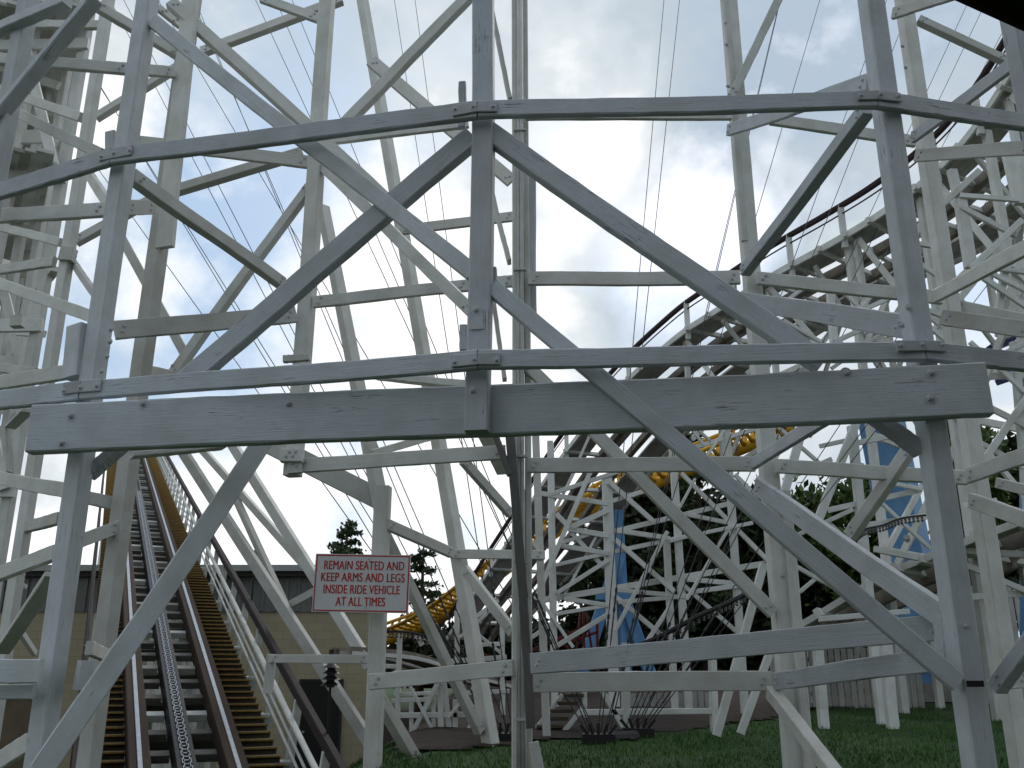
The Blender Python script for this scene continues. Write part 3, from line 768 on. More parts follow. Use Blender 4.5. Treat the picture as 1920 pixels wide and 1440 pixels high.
# ================================================================== climbing track on the right
clim = thing('climbing_track', 'curving coaster track with plank catwalks and dark handrail rising to the right', 'coaster track', (5, 16, 0))
CP = [P(u, v, Y) for u, v, Y in ((838, 1196, 27), (900, 1095, 26), (962, 1000, 24.5), (1030, 888, 22.5), (1140, 748, 20), (1259, 637, 17.8), (1345, 578, 16.6), (1450, 512, 15.5), (1552, 456, 14.6), (1643, 402, 13.9), (1730, 338, 13.1), (1810, 258, 12.4), (1890, 140, 11.6), (1960, 0, 11))]
CS = spline(CP, 6)
def clat(i):
    t = CS[min(i+1, len(CS)-1)]-CS[max(i-1, 0)]; l = Vector((-t.y, t.x, 0)).normalized()
    return l
def cpt(i, lat_, up=0): return CS[i]+clat(i)*lat_+Vector((0, 0, up))
def ribbon(name, a, b, th, m, i0=0, i1=None, up=0.0):
    bm = bmesh.new(); i1 = len(CS)-1 if i1 is None else i1; rg = []
    for i in range(i0, i1+1):
        rg.append([bm.verts.new(cpt(i, a, up)), bm.verts.new(cpt(i, b, up)), bm.verts.new(cpt(i, b, up-th)), bm.verts.new(cpt(i, a, up-th))])
    for r0, r1 in zip(rg, rg[1:]):
        for k in range(4): bm.faces.new((r0[k], r1[k], r1[(k+1) % 4], r0[(k+1) % 4]))
    bm.faces.new(rg[0]); bm.faces.new(rg[-1][::-1]); fix(bm)
    return mesh_obj(name, bm, m, clim)
DECK2 = mottled('grey_weathered_deck', (.30, .29, .27), (.48, .465, .44), 2.2, .8, .2)
TIMB = mottled('brown_track_timber', (.13, .112, .095), (.25, .22, .19), 3, .8, .2)
for k in range(4): ribbon('catwalk_plank', .0+k*.155, .145+k*.155, .045, DECK2)
ribbon('edge_board', -.05, -.004, .12, FARW)
ribbon('track_stringer', .86, 1.0, .16, TIMB); ribbon('track_stringer', 1.58, 1.72, .16, TIMB)
ribbon('track_plank', 1.06, 1.22, .04, DECK2, up=-.06)
for k in range(4): ribbon('catwalk_plank', 2.0+k*.155, 2.145+k*.155, .045, DECK2)
ribbon('edge_board', 2.63, 2.68, .12, FARW)
ribbon('handrail', -.03, .06, .07, RAILD, up=.58)
ribbon('rail_wire', 0, .02, .02, RAILD, up=.40)
def gbase(p): return Vector((p.x, p.y, ground_z(p.x, p.y)-.15))
for i in range(2, len(CS)-1, 3):
    beam(clim, 'cross_beam', cpt(i, -.10, -.06), cpt(i, 2.75, -.06), .10, .07, Vector((CS[i]-CS[i+1])), FARW)
    if i % 2 == 0: beam(clim, 'rail_post', cpt(i, .0, -.25), cpt(i, .0, .56), .10, .08, Vector((0, -1, 0)), FARW)
# support posts and bents below the near part of the climb
bents = list(range(50, len(CS)-2, 9))
for j, i in enumerate(bents):
    tops = [cpt(i, .15, -.15), cpt(i, 2.5, -.15)]
    for q in tops:
        beam(clim, 'post', gbase(q), q, .12, .11, nrm(-10), FARW)
    for lv in range(1, 6):
        z = 1.6+1.85*lv
        if z < tops[0].z-.6:
            a, b = tops[0].copy(), tops[1].copy(); a.z = b.z = z
            beam(clim, 'rail', a, b, .12, .05, Vector((-.3, -1, 0)), FARW)
            if z+1.85 < tops[0].z:
                b2 = b.copy(); b2.z = z+1.85; a.y -= .06; b2.y -= .06
                if (lv+j) % 2: beam(clim, 'brace', a, b2, .11, .05, Vector((-.3, -1, 0)), FARW)
                else:
                    a2 = a.copy(); a2.z = z+1.85; beam(clim, 'brace', a2, b, .11, .05, Vector((-.3, -1, 0)), FARW)
    if j:
        q = cpt(bents[j-1], .15, -.15); p = tops[0]
        for lv in range(1, 5):
            z = 2.2+1.85*lv
            if z < p.z-.8 and (lv+j) % 2 == 0:
                beam(clim, 'side_brace', Vector((q.x, q.y, z-1.0)), Vector((p.x, p.y, z+.9)), .11, .05, Vector((-.6, -.8, 0)), FARW)
for n_, i in enumerate(range(26, len(CS)-5, 5)):
    for lt in ((.15,) if n_ % 2 else (2.45,)):
        t_ = cpt(i, lt, -.15); dp = 1.7; b_ = t_-Vector((0, 0, dp)); t2 = cpt(i+5, lt, -.15)
        beam(clim, 'hanger_post', b_, t_, .10, .09, nrm(-10), FARW)
        b2 = t2-Vector((0, 0, dp))
        beam(clim, 'chord', b_+Vector((0, .02, 0)), b2+Vector((0, .02, 0)), .11, .05, Vector((-.6, -.8, 0)), FARW)
        q0, q1 = (t_, b2) if n_ % 2 else (b_, t2)
        beam(clim, 'brace', q0+Vector((-.03, -.06, 0)), q1+Vector((-.03, -.06, 0)), .10, .04, Vector((-.6, -.8, 0)), FARW)
    a, b = cpt(i, .15, -2.2), cpt(i, 2.45, -.2)
    if n_ % 2: beam(clim, 'brace', a, b, .10, .05, Vector((-.4, -.9, 0)), FARW)
    else: beam(clim, 'brace', cpt(i, .15, -.2), cpt(i, 2.45, -2.2), .10, .05, Vector((-.4, -.9, 0)), FARW)
# lattice under the far part: u0 v0 u1 v1 w (Y follows the wall of the bents)
CT_ = '''
post 1033 830 1042 1385 12
post 1032 826 1034 862 10
post 1139 890 1155 1376 19
post 1260 800 1296 1372 13
post 1251 1005 1268 1345 12
post 1363 792 1400 1345 13
post 1600 798 1640 1200 17
brace 1030 927 1168 881 8
brace 1008 924 1140 944 9
leg 1108 882 1004 1124 9
brace 1076 886 1036 966 6
brace 1106 816 1087 858 5
brace 1043 963 1064 985 9
brace 1072 988 1140 956 10
rail 1144 940 1214 919 8
brace 1142 903 1224 976 9
brace 1066 991 1140 1004 10
rail 1132 1001 1368 944 9
brace 1155 994 1250 1008 9
brace 1050 1018 1104 1002 7
brace 1071 998 1133 1064 8
brace 1118 1006 1058 1116 5
brace 1053 1023 1143 1038 9
brace 1043 1059 1143 1036 7
brace 1142 1049 1044 1112 8
rail 1152 1034 1304 1002 8
brace 1153 1011 1266 1110 9
rail 1012 1126 1438 1056 11
brace 1058 1122 1141 1135 8
brace 1043 1151 1140 1135 7
brace 1155 1106 1266 1116 8
brace 1160 1129 1290 1117 8
brace 1150 1115 1242 1192 9
leg 1252 996 1153 1184 7
brace 1255 1140 1214 1202 8
brace 990 1200 1036 1168 8
brace 1041 1213 1142 1151 9
brace 1016 1128 1075 1214 6
brace 1292 798 1320 833 5
brace 1302 798 1334 828 5
rail 1278 846 1416 804 8
brace 1368 793 1325 856 5
brace 1276 885 1438 1048 8
brace 1378 889 1412 923 8
brace 1304 897 1275 951 5
brace 1292 965 1372 981 8
brace 1320 999 1412 980 7
brace 1370 985 1288 1124 6
brace 1255 1014 1300 1002 8
brace 1288 1086 1382 1094 9
brace 1303 1109 1386 1098 9
brace 1283 1098 1388 1190 8
leg 1434 1056 1345 1380 14
leg 1452 1205 1390 1376 13
leg 1503 815 1466 945 15
leg 1610 784 1526 1000 15
brace 1538 836 1588 825 8
rail 1602 831 1692 813 10
rail 1554 956 1724 919 10
brace 1676 906 1730 917 8
brace 1647 936 1745 1028 7
rail 1615 987 1740 967 12
brace 1640 1029 1722 1045 12
rail 1085 1336 1345 1333 11
post 1174 1205 1176 1380 14
brace 1130 1296 1178 1380 10
post 1338 1235 1342 1364 13
post 1536 1215 1545 1330 18
post 1664 1205 1672 1313 21
rail 1536 1161 1706 1146 10
rail 1478 960 1560 985 9
brace 1470 900 1560 860 9
brace 1480 1010 1600 955 8
brace 1560 985 1625 1050 8
rail 1810 1120 1930 1112 12
rail 1808 1032 1930 1040 12
brace 1815 1060 1930 1110 11
rail 1808 948 1870 938 10
post 1905 640 1960 1290 15
brace 1835 880 1930 740 13
brace 1850 760 1930 800 12
rail 1845 705 1930 702 13
brace 1820 640 1930 740 9
brace 1800 700 1930 640 9
brace 1585 549 1618 582 6
brace 1636 553 1612 583 7
brace 1670 558 1610 584 8
post 1559 540 1567 650 13
brace 1618 616 1566 640 9
rail 1736 579 1772 592 10
brace 1738 588 1770 613 9
brace 1742 609 1778 640 9
leg 1891 480 1872 600 12
brace 1846 520 1935 580 11
brace 1858 510 1935 549 9
rail 1874 503 1935 511 8
brace 1770 380 1838 318 12
rail 1800 365 1912 373 10
brace 1802 386 1908 441 11
brace 1822 503 1918 411 12
rail 1714 454 1754 461 9
brace 1720 489 1762 518 9
post 1804 372 1824 500 22
post 1892 285 1914 380 17
post 1788 316 1800 366 16
brace 1480 560 1532 520 7
brace 1470 600 1540 640 7
brace 1660 620 1560 690 7
brace 1400 700 1480 640 8
brace 1840 830 1930 880 10
brace 1500 690 1580 640 7
rail 1480 655 1660 640 7
brace 1490 1060 1580 1110 8
brace 1500 1110 1560 1060 7
brace 1460 800 1540 870 7
'''
for li, ln in enumerate(CT_.strip().split('\n')):
    f = ln.split(); v = [float(x) for x in f[1:]]
    Y = 15.2 if v[0] < 1300 else (14.2 if v[0] < 1460 else 12.8)
    if f[0] == 'leg': Y -= .25
    if f[0] == 'brace': Y -= .08
    if f[0] in ('brace', 'rail'): Y += .0073*(li % 11)
    if v[3] < 660 and v[0] > 1700: Y = 11.2+.0073*(li % 11)+(.07 if f[0] in ('post', 'leg') else 0)
    if v[1] > 1190: Y = 11.5 if v[0] < 1400 else 12.2
    if f[0] == 'leg' and v[3] > 1300: Y = 10.6
    o = pbeam(clim, f[0], *v[:5], Y, Y, .09 if f[0] in ('post', 'leg') else .05, -8 if f[0] in ('post', 'leg') else 0, FARW)
    if f[0] == 'post' and v[3] > 900:     # carry the foot down to the ground
        p = P(v[2], v[3], Y); gz = ground_z(p.x, Y)-.05
        if p.z > gz+.05: beam(clim, 'post', Vector((p.x, Y, gz)), p, v[4]*dcam(v[3], Y)/FPX, .09, nrm(-8), FARW)

# ================================================================== low turn of track, lower middle
low = thing('low_trestle', 'low white trestle with short posts under a dark curved track behind the sign', 'trestle', (-1.5, 12, 0))
LW = '''
post 749 1188 742 1428 9
post 826 1282 827 1420 11
post 853 1312 854 1418 9
leg 831 1276 849 1420 10
post 812 1310 813 1404 7
post 770 1318 771 1395 7
post 856 1145 857 1240 9
post 941 1145 943 1340 9
brace 822 1278 744 1432 9
brace 889 1347 857 1418 9
brace 767 1284 822 1391 6
rail 712 1342 884 1340 10
rail 734 1314 812 1311 8
rail 738 1303 814 1299 7
rail 890 1209 944 1207 8
rail 708 1250 750 1249 8
rail 780 1190 792 1210 9
brace 868 1175 935 1125 8
brace 862 1195 925 1140 6
brace 885 1180 940 1225 6
brace 835 1265 905 1345 6
brace 900 1275 840 1345 6
rail 846 1240 950 1232 9
rail 860 1300 955 1296 8
post 905 1236 908 1345 8
brace 738 1258 760 1290 7
brace 900 1345 940 1390 7
'''
for li, ln in enumerate(LW.strip().split('\n')):
    f = ln.split(); v = [float(x) for x in f[1:]]; Y = (12.2 if f[0] != 'brace' else 12.1)+.0061*(li % 9)
    pbeam(low, f[0], *v[:5], Y, Y, .09 if f[0] in ('post', 'leg') else .05, 0, FARW)
TQ = spline([P(660, 1212, 12.6), P(718, 1216, 12.8), P(770, 1222, 13.4), P(820, 1236, 14.4), P(880, 1258, 16), P(960, 1280, 18)], 6)
for name, dz, dl, th, m in (('track_board', 0, .0, .10, TIMB), ('edge_board', -.06, -.08, .05, FARW), ('track_board', .01, .9, .1, TIMB), ('walk_board', -.05, .45, .04, DECK2)):
    bm = bmesh.new(); rg = []
    for i, p in enumerate(TQ):
        tt = TQ[min(i+1, len(TQ)-1)]-TQ[max(0, i-1)]; l_ = Vector((-tt.y, tt.x, 0)).normalized(); q = p+l_*dl+Vector((0, 0, dz)); wd = .06 if 'edge' in name else .2
        rg.append([bm.verts.new(q+Vector((0, 0, 0))), bm.verts.new(q+l_*wd), bm.verts.new(q+l_*wd-Vector((0, 0, th))), bm.verts.new(q-Vector((0, 0, th)))])
    for r0, r1 in zip(rg, rg[1:]):
        for k in range(4): bm.faces.new((r0[k], r1[k], r1[(k+1) % 4], r0[(k+1) % 4]))
    bm.faces.new(rg[0]); bm.faces.new(rg[-1][::-1]); fix(bm); mesh_obj(name, bm, m, low)

# ================================================================== low banked track on the right
bank = thing('banked_track', 'low plank track climbing behind the right front post towards the blue column', 'coaster track', (6, 13, 1))
BQ = spline([P(1430, 1195, 14.5), P(1500, 1166, 14.2), P(1590, 1112, 13.8), P(1668, 1068, 13.4), P(1742, 1038, 13), P(1830, 1002, 12.5), P(1960, 955, 12)], 5)
for a, b, th, m, name in ((0, .34, .05, DECK2, 'catwalk_plank'), (.36, .7, .05, DECK2, 'catwalk_plank'), (.85, 1.05, .22, TIMB, 'track_stringer'), (1.7, 1.9, .22, TIMB, 'track_stringer'), (2.0, 2.6, .05, DECK2, 'catwalk_plank'), (-.05, -.005, .1, FARW, 'edge_board')):
    bm = bmesh.new(); rg = []
    for i, p in enumerate(BQ):
        tt = BQ[min(i+1, len(BQ)-1)]-BQ[max(0, i-1)]; l_ = Vector((-tt.y, tt.x, 0)).normalized()
        rg.append([bm.verts.new(p+l_*a), bm.verts.new(p+l_*b), bm.verts.new(p+l_*b-Vector((0, 0, th))), bm.verts.new(p+l_*a-Vector((0, 0, th)))])
    for r0, r1 in zip(rg, rg[1:]):
        for k in range(4): bm.faces.new((r0[k], r1[k], r1[(k+1) % 4], r0[(k+1) % 4]))
    bm.faces.new(rg[0]); bm.faces.new(rg[-1][::-1]); fix(bm); mesh_obj(name, bm, m, bank)
for i in range(1, len(BQ)-1, 3):
    tt = BQ[i+1]-BQ[i-1]; l_ = Vector((-tt.y, tt.x, 0)).normalized()
    beam(bank, 'cross_beam', BQ[i]-l_*.25-Vector((0, 0, .06)), BQ[i]+l_*2.7-Vector((0, 0, .06)), .13, .09, -tt, FARW)
    for q in ((BQ[i]+l_*2.4,) if i % 2 else ()): beam(bank, 'post', gbase(q), q-Vector((0, 0, .16)), .11, .1, nrm(-5), FARW)

# ================================================================== yellow steel coaster and its blue legs
yc = thing('steel_coaster', 'yellow tubular steel coaster track with a blue A-frame support beyond the white lattice', 'coaster track', (2, 24, 0))
YP = [P(u, v, Y) for u, v, Y in ((560, 1258, 37), (640, 1232, 35.5), (715, 1205, 34), (790, 1178, 32), (845, 1148, 30), (900, 1106, 28.5), (990, 1036, 27), (1080, 972, 26), (1130, 944, 25.5), (1200, 918, 25), (1300, 878, 24.5), (1400, 838, 24), (1490, 800, 23.5))]
YS = spline(YP, 6)
bm = bmesh.new(); tube_bm(bm, YS, .16, 12); mesh_obj('spine', bm, YEL, yc, True)
def ylat(i):
    t = YS[min(i+1, len(YS)-1)]-YS[max(i-1, 0)]; l = Vector((-t.y, t.x, 0)).normalized()
    return (l*.8+Vector((0, 0, .45))).normalized(), t.normalized()
def ypt(i, a, up):
    l, t = ylat(i); n = t.cross(l); n = n if n.z > 0 else -n
    return YS[i]+l*a+n*up
for a in (-.5, .5):
    bm = bmesh.new(); tube_bm(bm, [ypt(i, a, .48) for i in range(len(YS))], .06, 8); mesh_obj('running_rail', bm, YEL, yc, True)
for i in range(1, len(YS)-1):
    bm = bmesh.new(); s_ = ypt(i, 0, .08)
    for a in (-.5, .5): tube_bm(bm, [s_, ypt(i, a*.55, .22), ypt(i, a, .46)], [.085, .06, .05], 6)
    mesh_obj('tie', bm, YEL, yc, True)
def leg(name, u0, v0, u1, v1, w, Y, m=BLUE, th=None, parent=yc, down=True, yaw=-14):
    p0, p1 = P(u0, v0, Y), P(u1, v1, Y); gz = ground_z(p1.x, Y)
    if down and p1.z > gz: p1 = p1+(p1-p0)*((p1.z-gz)/(p0.z-p1.z))
    wm = w*dcam((v0+v1)/2, Y)/FPX
    return beam(parent, name, p0, p1, wm, th or wm, nrm(yaw), m, .02)
leg('support_column', 1160, 955, 1168, 1100, 19, 24)
leg('support_leg', 1163, 1040, 1098, 1240, 24, 23.8); leg('support_leg', 1150, 1060, 1212, 1240, 22, 23.9)
leg('support_brace', 1118, 1118, 1190, 1120, 14, 23.7, down=False)
# the big blue column on the right
bc = thing('blue_column', 'large sky blue steel box column leaning behind the right front post', 'column', (P(1745, 1240, 17).x, 17, 1))
leg('shaft', 1640, 775, 1732, 1250, 74, 17, BLUE, .50, bc, yaw=45)
p = P(1748, 1250, 17); bm = bmesh.new(); box_bm(bm, Matrix.Translation((p.x+.1, 17.2, ground_z(p.x, 17)+.15)), 1.1, 1.1, .3); mesh_obj('footing', bm, mottled('concrete_footing', (.2, .2, .19), (.3, .3, .28), 4), bc)
nv = thing('blue_ride_beam', 'blue and navy slanting steel beams at the right edge above the girder end', 'ride frame', P(1900, 660, 15))
pbeam(nv, 'beam', 1862, 650, 1960, 612, 13, 15, 15, .2, 0, NAVY); pbeam(nv, 'beam', 1866, 640, 1960, 604, 5, 14.8, 14.8, .1, 0, FARW)
pbeam(nv, 'beam', 1874, 690, 1960, 694, 24, 15.4, 15.4, .3, 0, BLUE); pbeam(nv, 'beam', 1878, 712, 1960, 684, 11, 15.1, 15.1, .2, 0, NAVY)
pbeam(nv, 'strut', 1930, 600, 1935, 1260, 20, 15.6, 15.6, .2, 0, BLUE)

# ================================================================== red ride frame
rf = thing('red_ride_frame', 'dark red steel ride frame low between the lattice posts', 'ride frame', P(1060, 1215, 20))
for l in ((985, 1225, 1120, 1165, 6), (985, 1235, 1120, 1185, 5), (1010, 1215, 1050, 1245, 4), (1050, 1200, 1085, 1235, 4), (1089, 1146, 1080, 1230, 4), (1094, 1146, 1096, 1230, 4), (1099, 1148, 1112, 1230, 4), (985, 1216, 985, 1300, 5), (1120, 1160, 1122, 1300, 5), (895, 1224, 935, 1240, 9)):
    pbeam(rf, 'bar', *l[:5], 20, 20, .1, 0, RED)

# ================================================================== guy cable fans
CA = (('A', 938, 1388, 10.6, [(180, 145), (270, 120), (433, 163), (383, 297), (308, 497), (380, 480), (739, 0), (600, 577), (812, 300)], 'dark wire rope anchor right of the low trestle with cables fanning up to the left'),
      ('B', 1122, 1392, 10.4, [(363, 112), (523, 13), (560, 30), (650, 370), (1245, 0), (1274, 0), (1537, 0), (1443, 77), (1377, 350)], 'dark wire rope anchor on the lawn left of the iron bench like bar'),
      ('C', 1196, 1372, 11.0, [(1557, 313), (1700, 30), (1810, 17), (1877, 67), (1650, 420), (1900, 300), (1900, 420), (1640, 800)], 'dark wire rope anchor right of the iron bar with cables fanning up to the right'))
for nm, u, v, Y, tg, lab in CA:
    p = P(u, v, Y); p.z = max(p.z, ground_z(p.x, p.y)+.05)
    an = thing('cable_anchor', lab, 'cable anchor', (p.x, p.y, ground_z(p.x, p.y)), 'guy cable anchors')
    bm = bmesh.new(); box_bm(bm, Matrix.Translation((p.x, p.y, ground_z(p.x, p.y)+.03)), .34, .2, .12)
    for k in range(5): box_bm(bm, Matrix.Translation((p.x-.14+.07*k, p.y-.02, ground_z(p.x, p.y)+.12)) @ Matrix.Rotation((k-2)*.35, 4, 'Y'), .03, .05, .16)
    mesh_obj('anchor_plate', bm, BLACK, an)
    for k, (a, b) in enumerate(tg):
        du, dv = a-u, b-v; e = (v+60)/(-dv); uu, vv = u+du*e, -60
        q = P(uu, vv, 17.5); s0 = p+Vector((-.14+.28*(k+.5)/len(tg), 0, .06))
        bm = bmesh.new(); tube_bm(bm, [s0, q], .0065, 5); cb = mesh_obj('cable', bm, CABLE, an)
        d = (q-s0).normalized(); s1 = s0+d*(.75+.35*(k % 3))
        bm = bmesh.new(); tube_bm(bm, [s1+d*q_ for q_ in (-.42, -.40, -.05, -.04, 0, .03, .05, .17, .19, .22, .26, .27)], [.005, .009, .009, .017, .017, .009, .013, .013, .009, .017, .017, .006], 6)
        o = mesh_obj('turnbuckle', bm, BLACK, cb); o.location = (0, 0, 0)
ib = thing('iron_bar', 'low dark iron bar lying on the lawn between the two right anchors', 'iron bar', P(1160, 1385, 10.6))
bm = bmesh.new(); tube_bm(bm, [P(1128, 1386, 10.5), P(1192, 1382, 10.8)], .07, 10); mesh_obj('bar', bm, BLACK, ib)
for u in (1136, 1186):
    p = P(u, 1385, 10.6); bm = bmesh.new(); box_bm(bm, Matrix.Translation((p.x, p.y, (p.z+ground_z(p.x, p.y))/2-.03)), .06, .12, max(.1, p.z-ground_z(p.x, p.y)+.06)); mesh_obj('foot', bm, BLACK, ib)

# ================================================================== strings of lights
def lights(pts, r, label):
    ps = spline([P(*q) for q in pts], 6)
    root = thing('light_string', label, 'light string', ps[0], 'strings of small lights')
    bm = bmesh.new(); tube_bm(bm, ps, r, 6); mesh_obj('cord', bm, BLACK, root)
    for i in range(1, len(ps)-1):
        bm = bmesh.new(); q = ps[i]-Vector((0, 0, r+.045))
        cyl_bm(bm, q+Vector((0, 0, .055)), q+Vector((0, 0, .02)), .016, .016, 6); bmesh.ops.create_icosphere(bm, subdivisions=1, radius=.02, matrix=Matrix.Translation(q))
        mesh_obj('bulb', bm, mat_bulb, root)
mat_bulb = mat('unlit_bulb', (.10, .095, .085), .25)
lights([(1188, 1214, 11.6), (1240, 1192, 11.6), (1310, 1155, 11.7), (1360, 1133, 11.8), (1402, 1112, 11.9)], .032, 'thick dark string of bulbs rising across the lattice above the lower rail')
lights([(1600, 1008, 11.4), (1620, 993, 11.4), (1655, 985, 11.4), (1690, 972, 11.4), (1736, 966, 11.4)], .014, 'thin dark string of bulbs crossing in front of the blue column')
lights([(716, 1184, 12.0), (760, 1185, 12.1), (810, 1195, 12.3), (860, 1210, 12.6), (900, 1228, 13)], .018, 'dark string of bulbs along the low track beneath the yellow coaster')

# ================================================================== stair, fences
stw = thing('wooden_stair', 'short white stair with dark open treads right of the built-up centre post', 'stair', P(1060, 1390, 11.8))
for k in range(6):
    u0, u1, v = 1058-13*k, 1093-9.6*k, 1300+14.6*k
    M, L = frame(P(u0, v, 12.0), P(u1, v, 12.0), Vector((0, 0, 1))); bm = bmesh.new(); bar_bm(bm, M, L, .26, .04); fix(bm); mesh_obj('tread', bm, TREAD, stw)
pbeam(stw, 'stringer', 1098, 1322, 1034, 1402, 9, 11.85, 11.85, .05, 0, FARW); pbeam(stw, 'stringer', 1056, 1302, 988, 1388, 8, 12.15, 12.15, .05, 0, FARW)
pbeam(stw, 'post', 1096, 1290, 1097, 1345, 9, 11.9, 11.9, .08, 0, FARW)
PICK = grainy('grey_white_pickets', (.50, .50, .48), (.36, .36, .34), peel=.70, tint=.25)
def fence(u0, v0, u1, v1, Y, hgt, label):
    a, b = P(u0, v0, Y), P(u1, v1, Y); root = thing('picket_fence', label, 'fence', (a.x, Y, a.z-hgt), 'board fences under the track')
    n = int((b.x-a.x)/.105)
    for k in range(n):
        x = a.x+(b.x-a.x)*(k+.5)/n; z1 = a.z+(b.z-a.z)*k/n+R.uniform(-.015, .015); z0 = ground_z(x, Y)-.02
        beam(root, 'picket', Vector((x, Y-.02, z0)), Vector((x, Y-.02, z1)), .09, .018, nrm(0), PICK)
    for dz in (.15, hgt*.75): beam(root, 'rail', a-Vector((0, -.03, dz)), b-Vector((0, -.03, dz)), .08, .04, nrm(0), PICK)
fence(1440, 1222, 1720, 1208, 15.5, .9, 'grey white board fence at the soil bank left of the right front post')
fence(1812, 1098, 1990, 1092, 16.5, 1.6, 'taller grey board fence at the right edge behind the trestle')
fence(1180, 1300, 1345, 1296, 15.5, .5, 'low pale board fence behind the lawn below the cross rails')

# ================================================================== trees
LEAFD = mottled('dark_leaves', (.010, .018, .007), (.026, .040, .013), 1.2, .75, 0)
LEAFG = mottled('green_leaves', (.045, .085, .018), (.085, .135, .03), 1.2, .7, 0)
NEED = mottled('pine_needles', (.022, .042, .016), (.045, .072, .025), 1.4, .75, 0)
BARK = mottled('bark', (.035, .026, .02), (.07, .055, .04), 6, .9, .4)
def leafq(bm, p, s, rn):
    n = Vector((rn.gauss(0, 1), rn.gauss(0, 1), rn.gauss(.4, 1))).normalized(); a = n.orthogonal().normalized(); a.rotate(Matrix.Rotation(rn.uniform(0, 6.28), 3, n)); b = n.cross(a)
    bm.faces.new([bm.verts.new(p+a*s), bm.verts.new(p+b*s*.5), bm.verts.new(p-a*s), bm.verts.new(p-b*s*.5)])
def broadleaf(u, v, Y, w, h, label, lm=LEAFG, nleaf=7000, nclump=34, s=.11, group='trees beyond the coaster'):
    """(u,v) crown centre, w/h crown size in photo pixels"""
    rn = random.Random(int(u*7+v)); c = P(u, v, Y); k = dcam(v, Y)/FPX; rx, rz = w/2*k, h/2*k
    gz = ground_z(c.x, Y); root = thing('broadleaf_tree', label, 'tree', (c.x, Y, gz), group)
    bm = bmesh.new(); tr = max(.12, rx*.07)
    tube_bm(bm, [Vector((c.x, Y, gz-.2)), Vector((c.x+.1, Y, (gz+c.z)/2)), Vector((c.x-.05, Y, c.z+rz*.5))], [tr, tr*.8, tr*.2], 8)
    cl = []
    for i in range(nclump):
        while True:
            q = Vector((rn.uniform(-1, 1), rn.uniform(-1, 1), rn.uniform(-1, 1)))
            if q.length < 1: break
        q = q.normalized()*(q.length**.5)*.88
        cl.append(Vector((c.x+q.x*rx, Y+q.y*rx, c.z+q.z*rz)))
    for q in cl[:14]: tube_bm(bm, [Vector((c.x, Y, (gz+c.z)/2+(q.z-gz)*.12)), (Vector((c.x, Y, c.z))+q)/2, q], [tr*.4, tr*.2, .02], 5)
    mesh_obj('trunk', bm, BARK, root)
    bm = bmesh.new()
    for i in range(nleaf):
        q = cl[rn.randrange(nclump)]; r_ = rn.uniform(.12, .36)
        p = q+Vector((rn.gauss(0, 1)*rx*r_*.62, rn.gauss(0, 1)*rx*r_*.62, rn.gauss(0, 1)*rz*r_*.5)); leafq(bm, p, s*rn.uniform(.6, 1.4), rn)
    mesh_obj('crown', bm, lm, root)
def conifer(u, vt, vb, Y, w, label, tiers=13, s=.13, dens=70, group='trees beyond the coaster'):
    rn = random.Random(int(u*3+vt)); tp = P(u, vt, Y); bp = P(u, vb, Y); k = dcam(vb, Y)/FPX; rad_ = w/2*k; gz = ground_z(tp.x, Y)
    root = thing('conifer_tree', label, 'tree', (tp.x, Y, gz), group)
    bm = bmesh.new(); tube_bm(bm, [Vector((tp.x, Y, gz-.2)), Vector((tp.x, Y, (gz+tp.z)/2)), tp], [.2, .13, .02], 8)
    lf = bmesh.new(); H = tp.z-bp.z
    for i in range(tiers*4):
        f = (i/4+rn.uniform(.1, .9))/tiers; z = tp.z-H*f; r_ = rad_*(.12+.88*f**.75)
        a = rn.uniform(0, 6.28); L = r_*rn.uniform(.45, 1.1); e = Vector((tp.x+math.cos(a)*L, Y+math.sin(a)*L, z+L*rn.uniform(.02, .30)))
        s0 = Vector((tp.x, Y, z-.1)); tube_bm(bm, [s0, e], [.03, .008], 4)
        for t0 in [rn.uniform(.3, 1) for _ in range(int(4+7*L/max(rad_, .1)))]:      # tufts of needles along the branch
            c_ = s0.lerp(e, t0)+Vector((rn.gauss(0, .10*L), rn.gauss(0, .10*L), rn.gauss(.02, .03)))
            for m_ in range(dens//6): leafq(lf, c_+Vector((rn.gauss(0, .13), rn.gauss(0, .13), rn.gauss(.02, .045))), s*rn.uniform(.35, .9), rn)
    mesh_obj('trunk', bm, BARK, root); mesh_obj('crown', lf, NEED, root)
conifer(652, 978, 1135, 37, 175, 'green conifer with layered branches above the sign and building roof', 8, .17)
conifer(794, 1022, 1250, 38, 150, 'bushy conifer right of the sign against the white sky', 10, .16)
conifer(1302, 808, 1230, 30, 330, 'tall dark conifer with its tip just under the wide girder', 16, .2, 90)
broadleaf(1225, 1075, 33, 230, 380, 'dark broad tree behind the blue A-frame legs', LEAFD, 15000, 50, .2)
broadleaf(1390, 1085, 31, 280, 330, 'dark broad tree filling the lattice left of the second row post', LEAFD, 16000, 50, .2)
broadleaf(1100, 1120, 28, 120, 170, 'loose leafed tree with sky showing through left of the A-frame', NEED, 3600, 22, .13)
broadleaf(1575, 985, 27, 190, 260, 'leafy green tree left of the big blue column', LEAFG, 6500, 34, .15)
broadleaf(1812, 905, 24, 130, 240, 'bright green tree right of the right front post', LEAFG, 7000, 34, .13)
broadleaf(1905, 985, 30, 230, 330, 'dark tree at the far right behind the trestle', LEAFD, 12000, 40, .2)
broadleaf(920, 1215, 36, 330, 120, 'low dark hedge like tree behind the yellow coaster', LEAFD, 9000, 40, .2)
broadleaf(1640, 1120, 33, 380, 200, 'dark low tree mass behind the banked track', LEAFD, 12000, 44, .2)

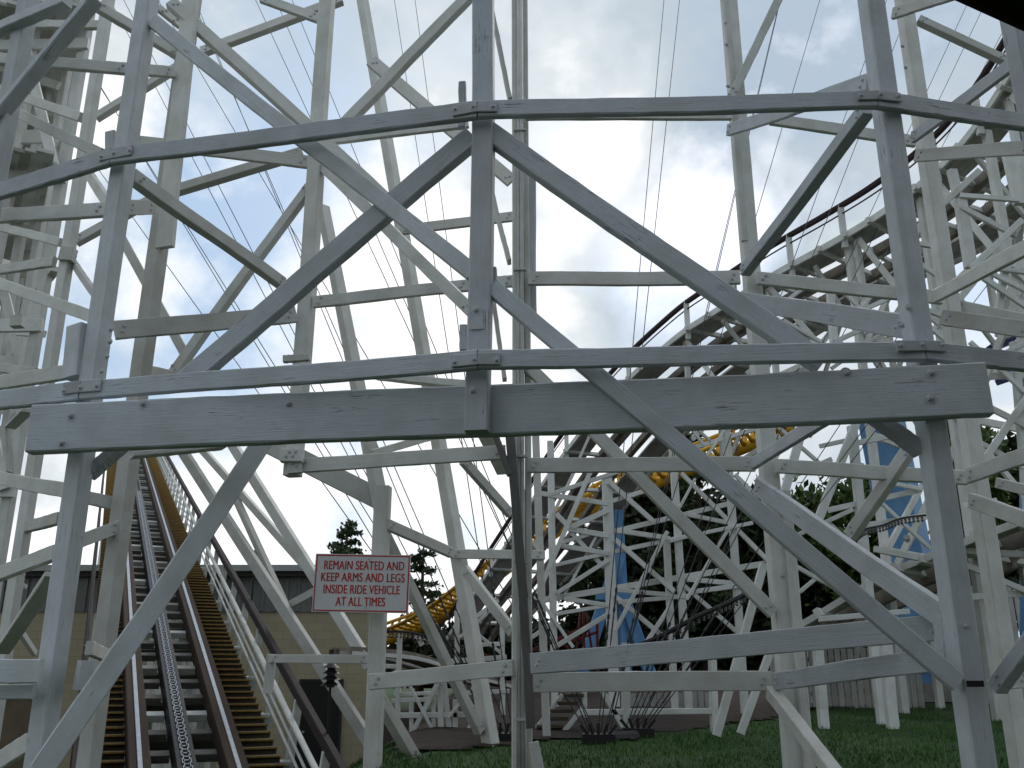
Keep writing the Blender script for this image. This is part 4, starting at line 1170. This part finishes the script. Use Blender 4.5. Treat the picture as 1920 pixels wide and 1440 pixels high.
hg = thing('hedge', 'long dark clipped hedge low behind the lattice and the red ride frame', 'hedge', (4, 40, 1.3))
bm = bmesh.new(); rn = random.Random(5)
for i in range(15000):
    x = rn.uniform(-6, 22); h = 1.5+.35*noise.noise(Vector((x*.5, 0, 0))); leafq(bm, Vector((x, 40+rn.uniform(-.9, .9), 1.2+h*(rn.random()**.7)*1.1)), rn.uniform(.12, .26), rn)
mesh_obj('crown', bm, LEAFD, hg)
bm = bmesh.new(); bmesh.ops.create_cube(bm, size=1, matrix=Matrix.Translation((8, 40.3, 1.75)) @ Matrix.Diagonal((28, .8, 1.3, 1))); mesh_obj('branches', bm, BARK, hg)

# ================================================================== station roof over the viewer
zrf = CAMZ+2.25
def eave(x): return 2.62+.5*(x-1.53)
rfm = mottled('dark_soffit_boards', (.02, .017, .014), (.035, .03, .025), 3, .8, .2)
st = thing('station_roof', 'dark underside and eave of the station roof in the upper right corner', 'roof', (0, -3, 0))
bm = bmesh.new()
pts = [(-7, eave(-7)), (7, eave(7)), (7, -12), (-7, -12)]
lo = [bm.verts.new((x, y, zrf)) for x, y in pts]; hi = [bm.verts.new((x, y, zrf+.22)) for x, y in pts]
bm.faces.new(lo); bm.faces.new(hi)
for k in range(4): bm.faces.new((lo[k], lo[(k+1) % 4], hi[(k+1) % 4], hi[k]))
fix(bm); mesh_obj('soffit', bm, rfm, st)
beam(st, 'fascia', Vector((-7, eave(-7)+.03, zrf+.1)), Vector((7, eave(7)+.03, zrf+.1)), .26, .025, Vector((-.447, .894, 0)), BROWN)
bm = bmesh.new(); box_bm(bm, Matrix.Translation((3.7, -6.2, zrf+.223+4.5)), 6.4, 11, 9.0); mesh_obj('sky_blocker', bm, BROWN, st)  # unseen mass added above the roof to cut sky light on the right
bm = bmesh.new(); box_bm(bm, Matrix.Translation((5.75, -4.9, zrf/2-.05)), .16, 13.4, zrf+.1-.16); mesh_obj('side_blocker', bm, BROWN, st)  # unseen panel added to keep side light off the right
for x, y in ((5.5, 2.2), (-4.5, -3.2), (5.5, -8), (-5.5, -8)): beam(st, 'post', Vector((x, y, ground_z(x, y)-.1)), Vector((x, y, zrf)), .2, .2, nrm(0), BROWN)
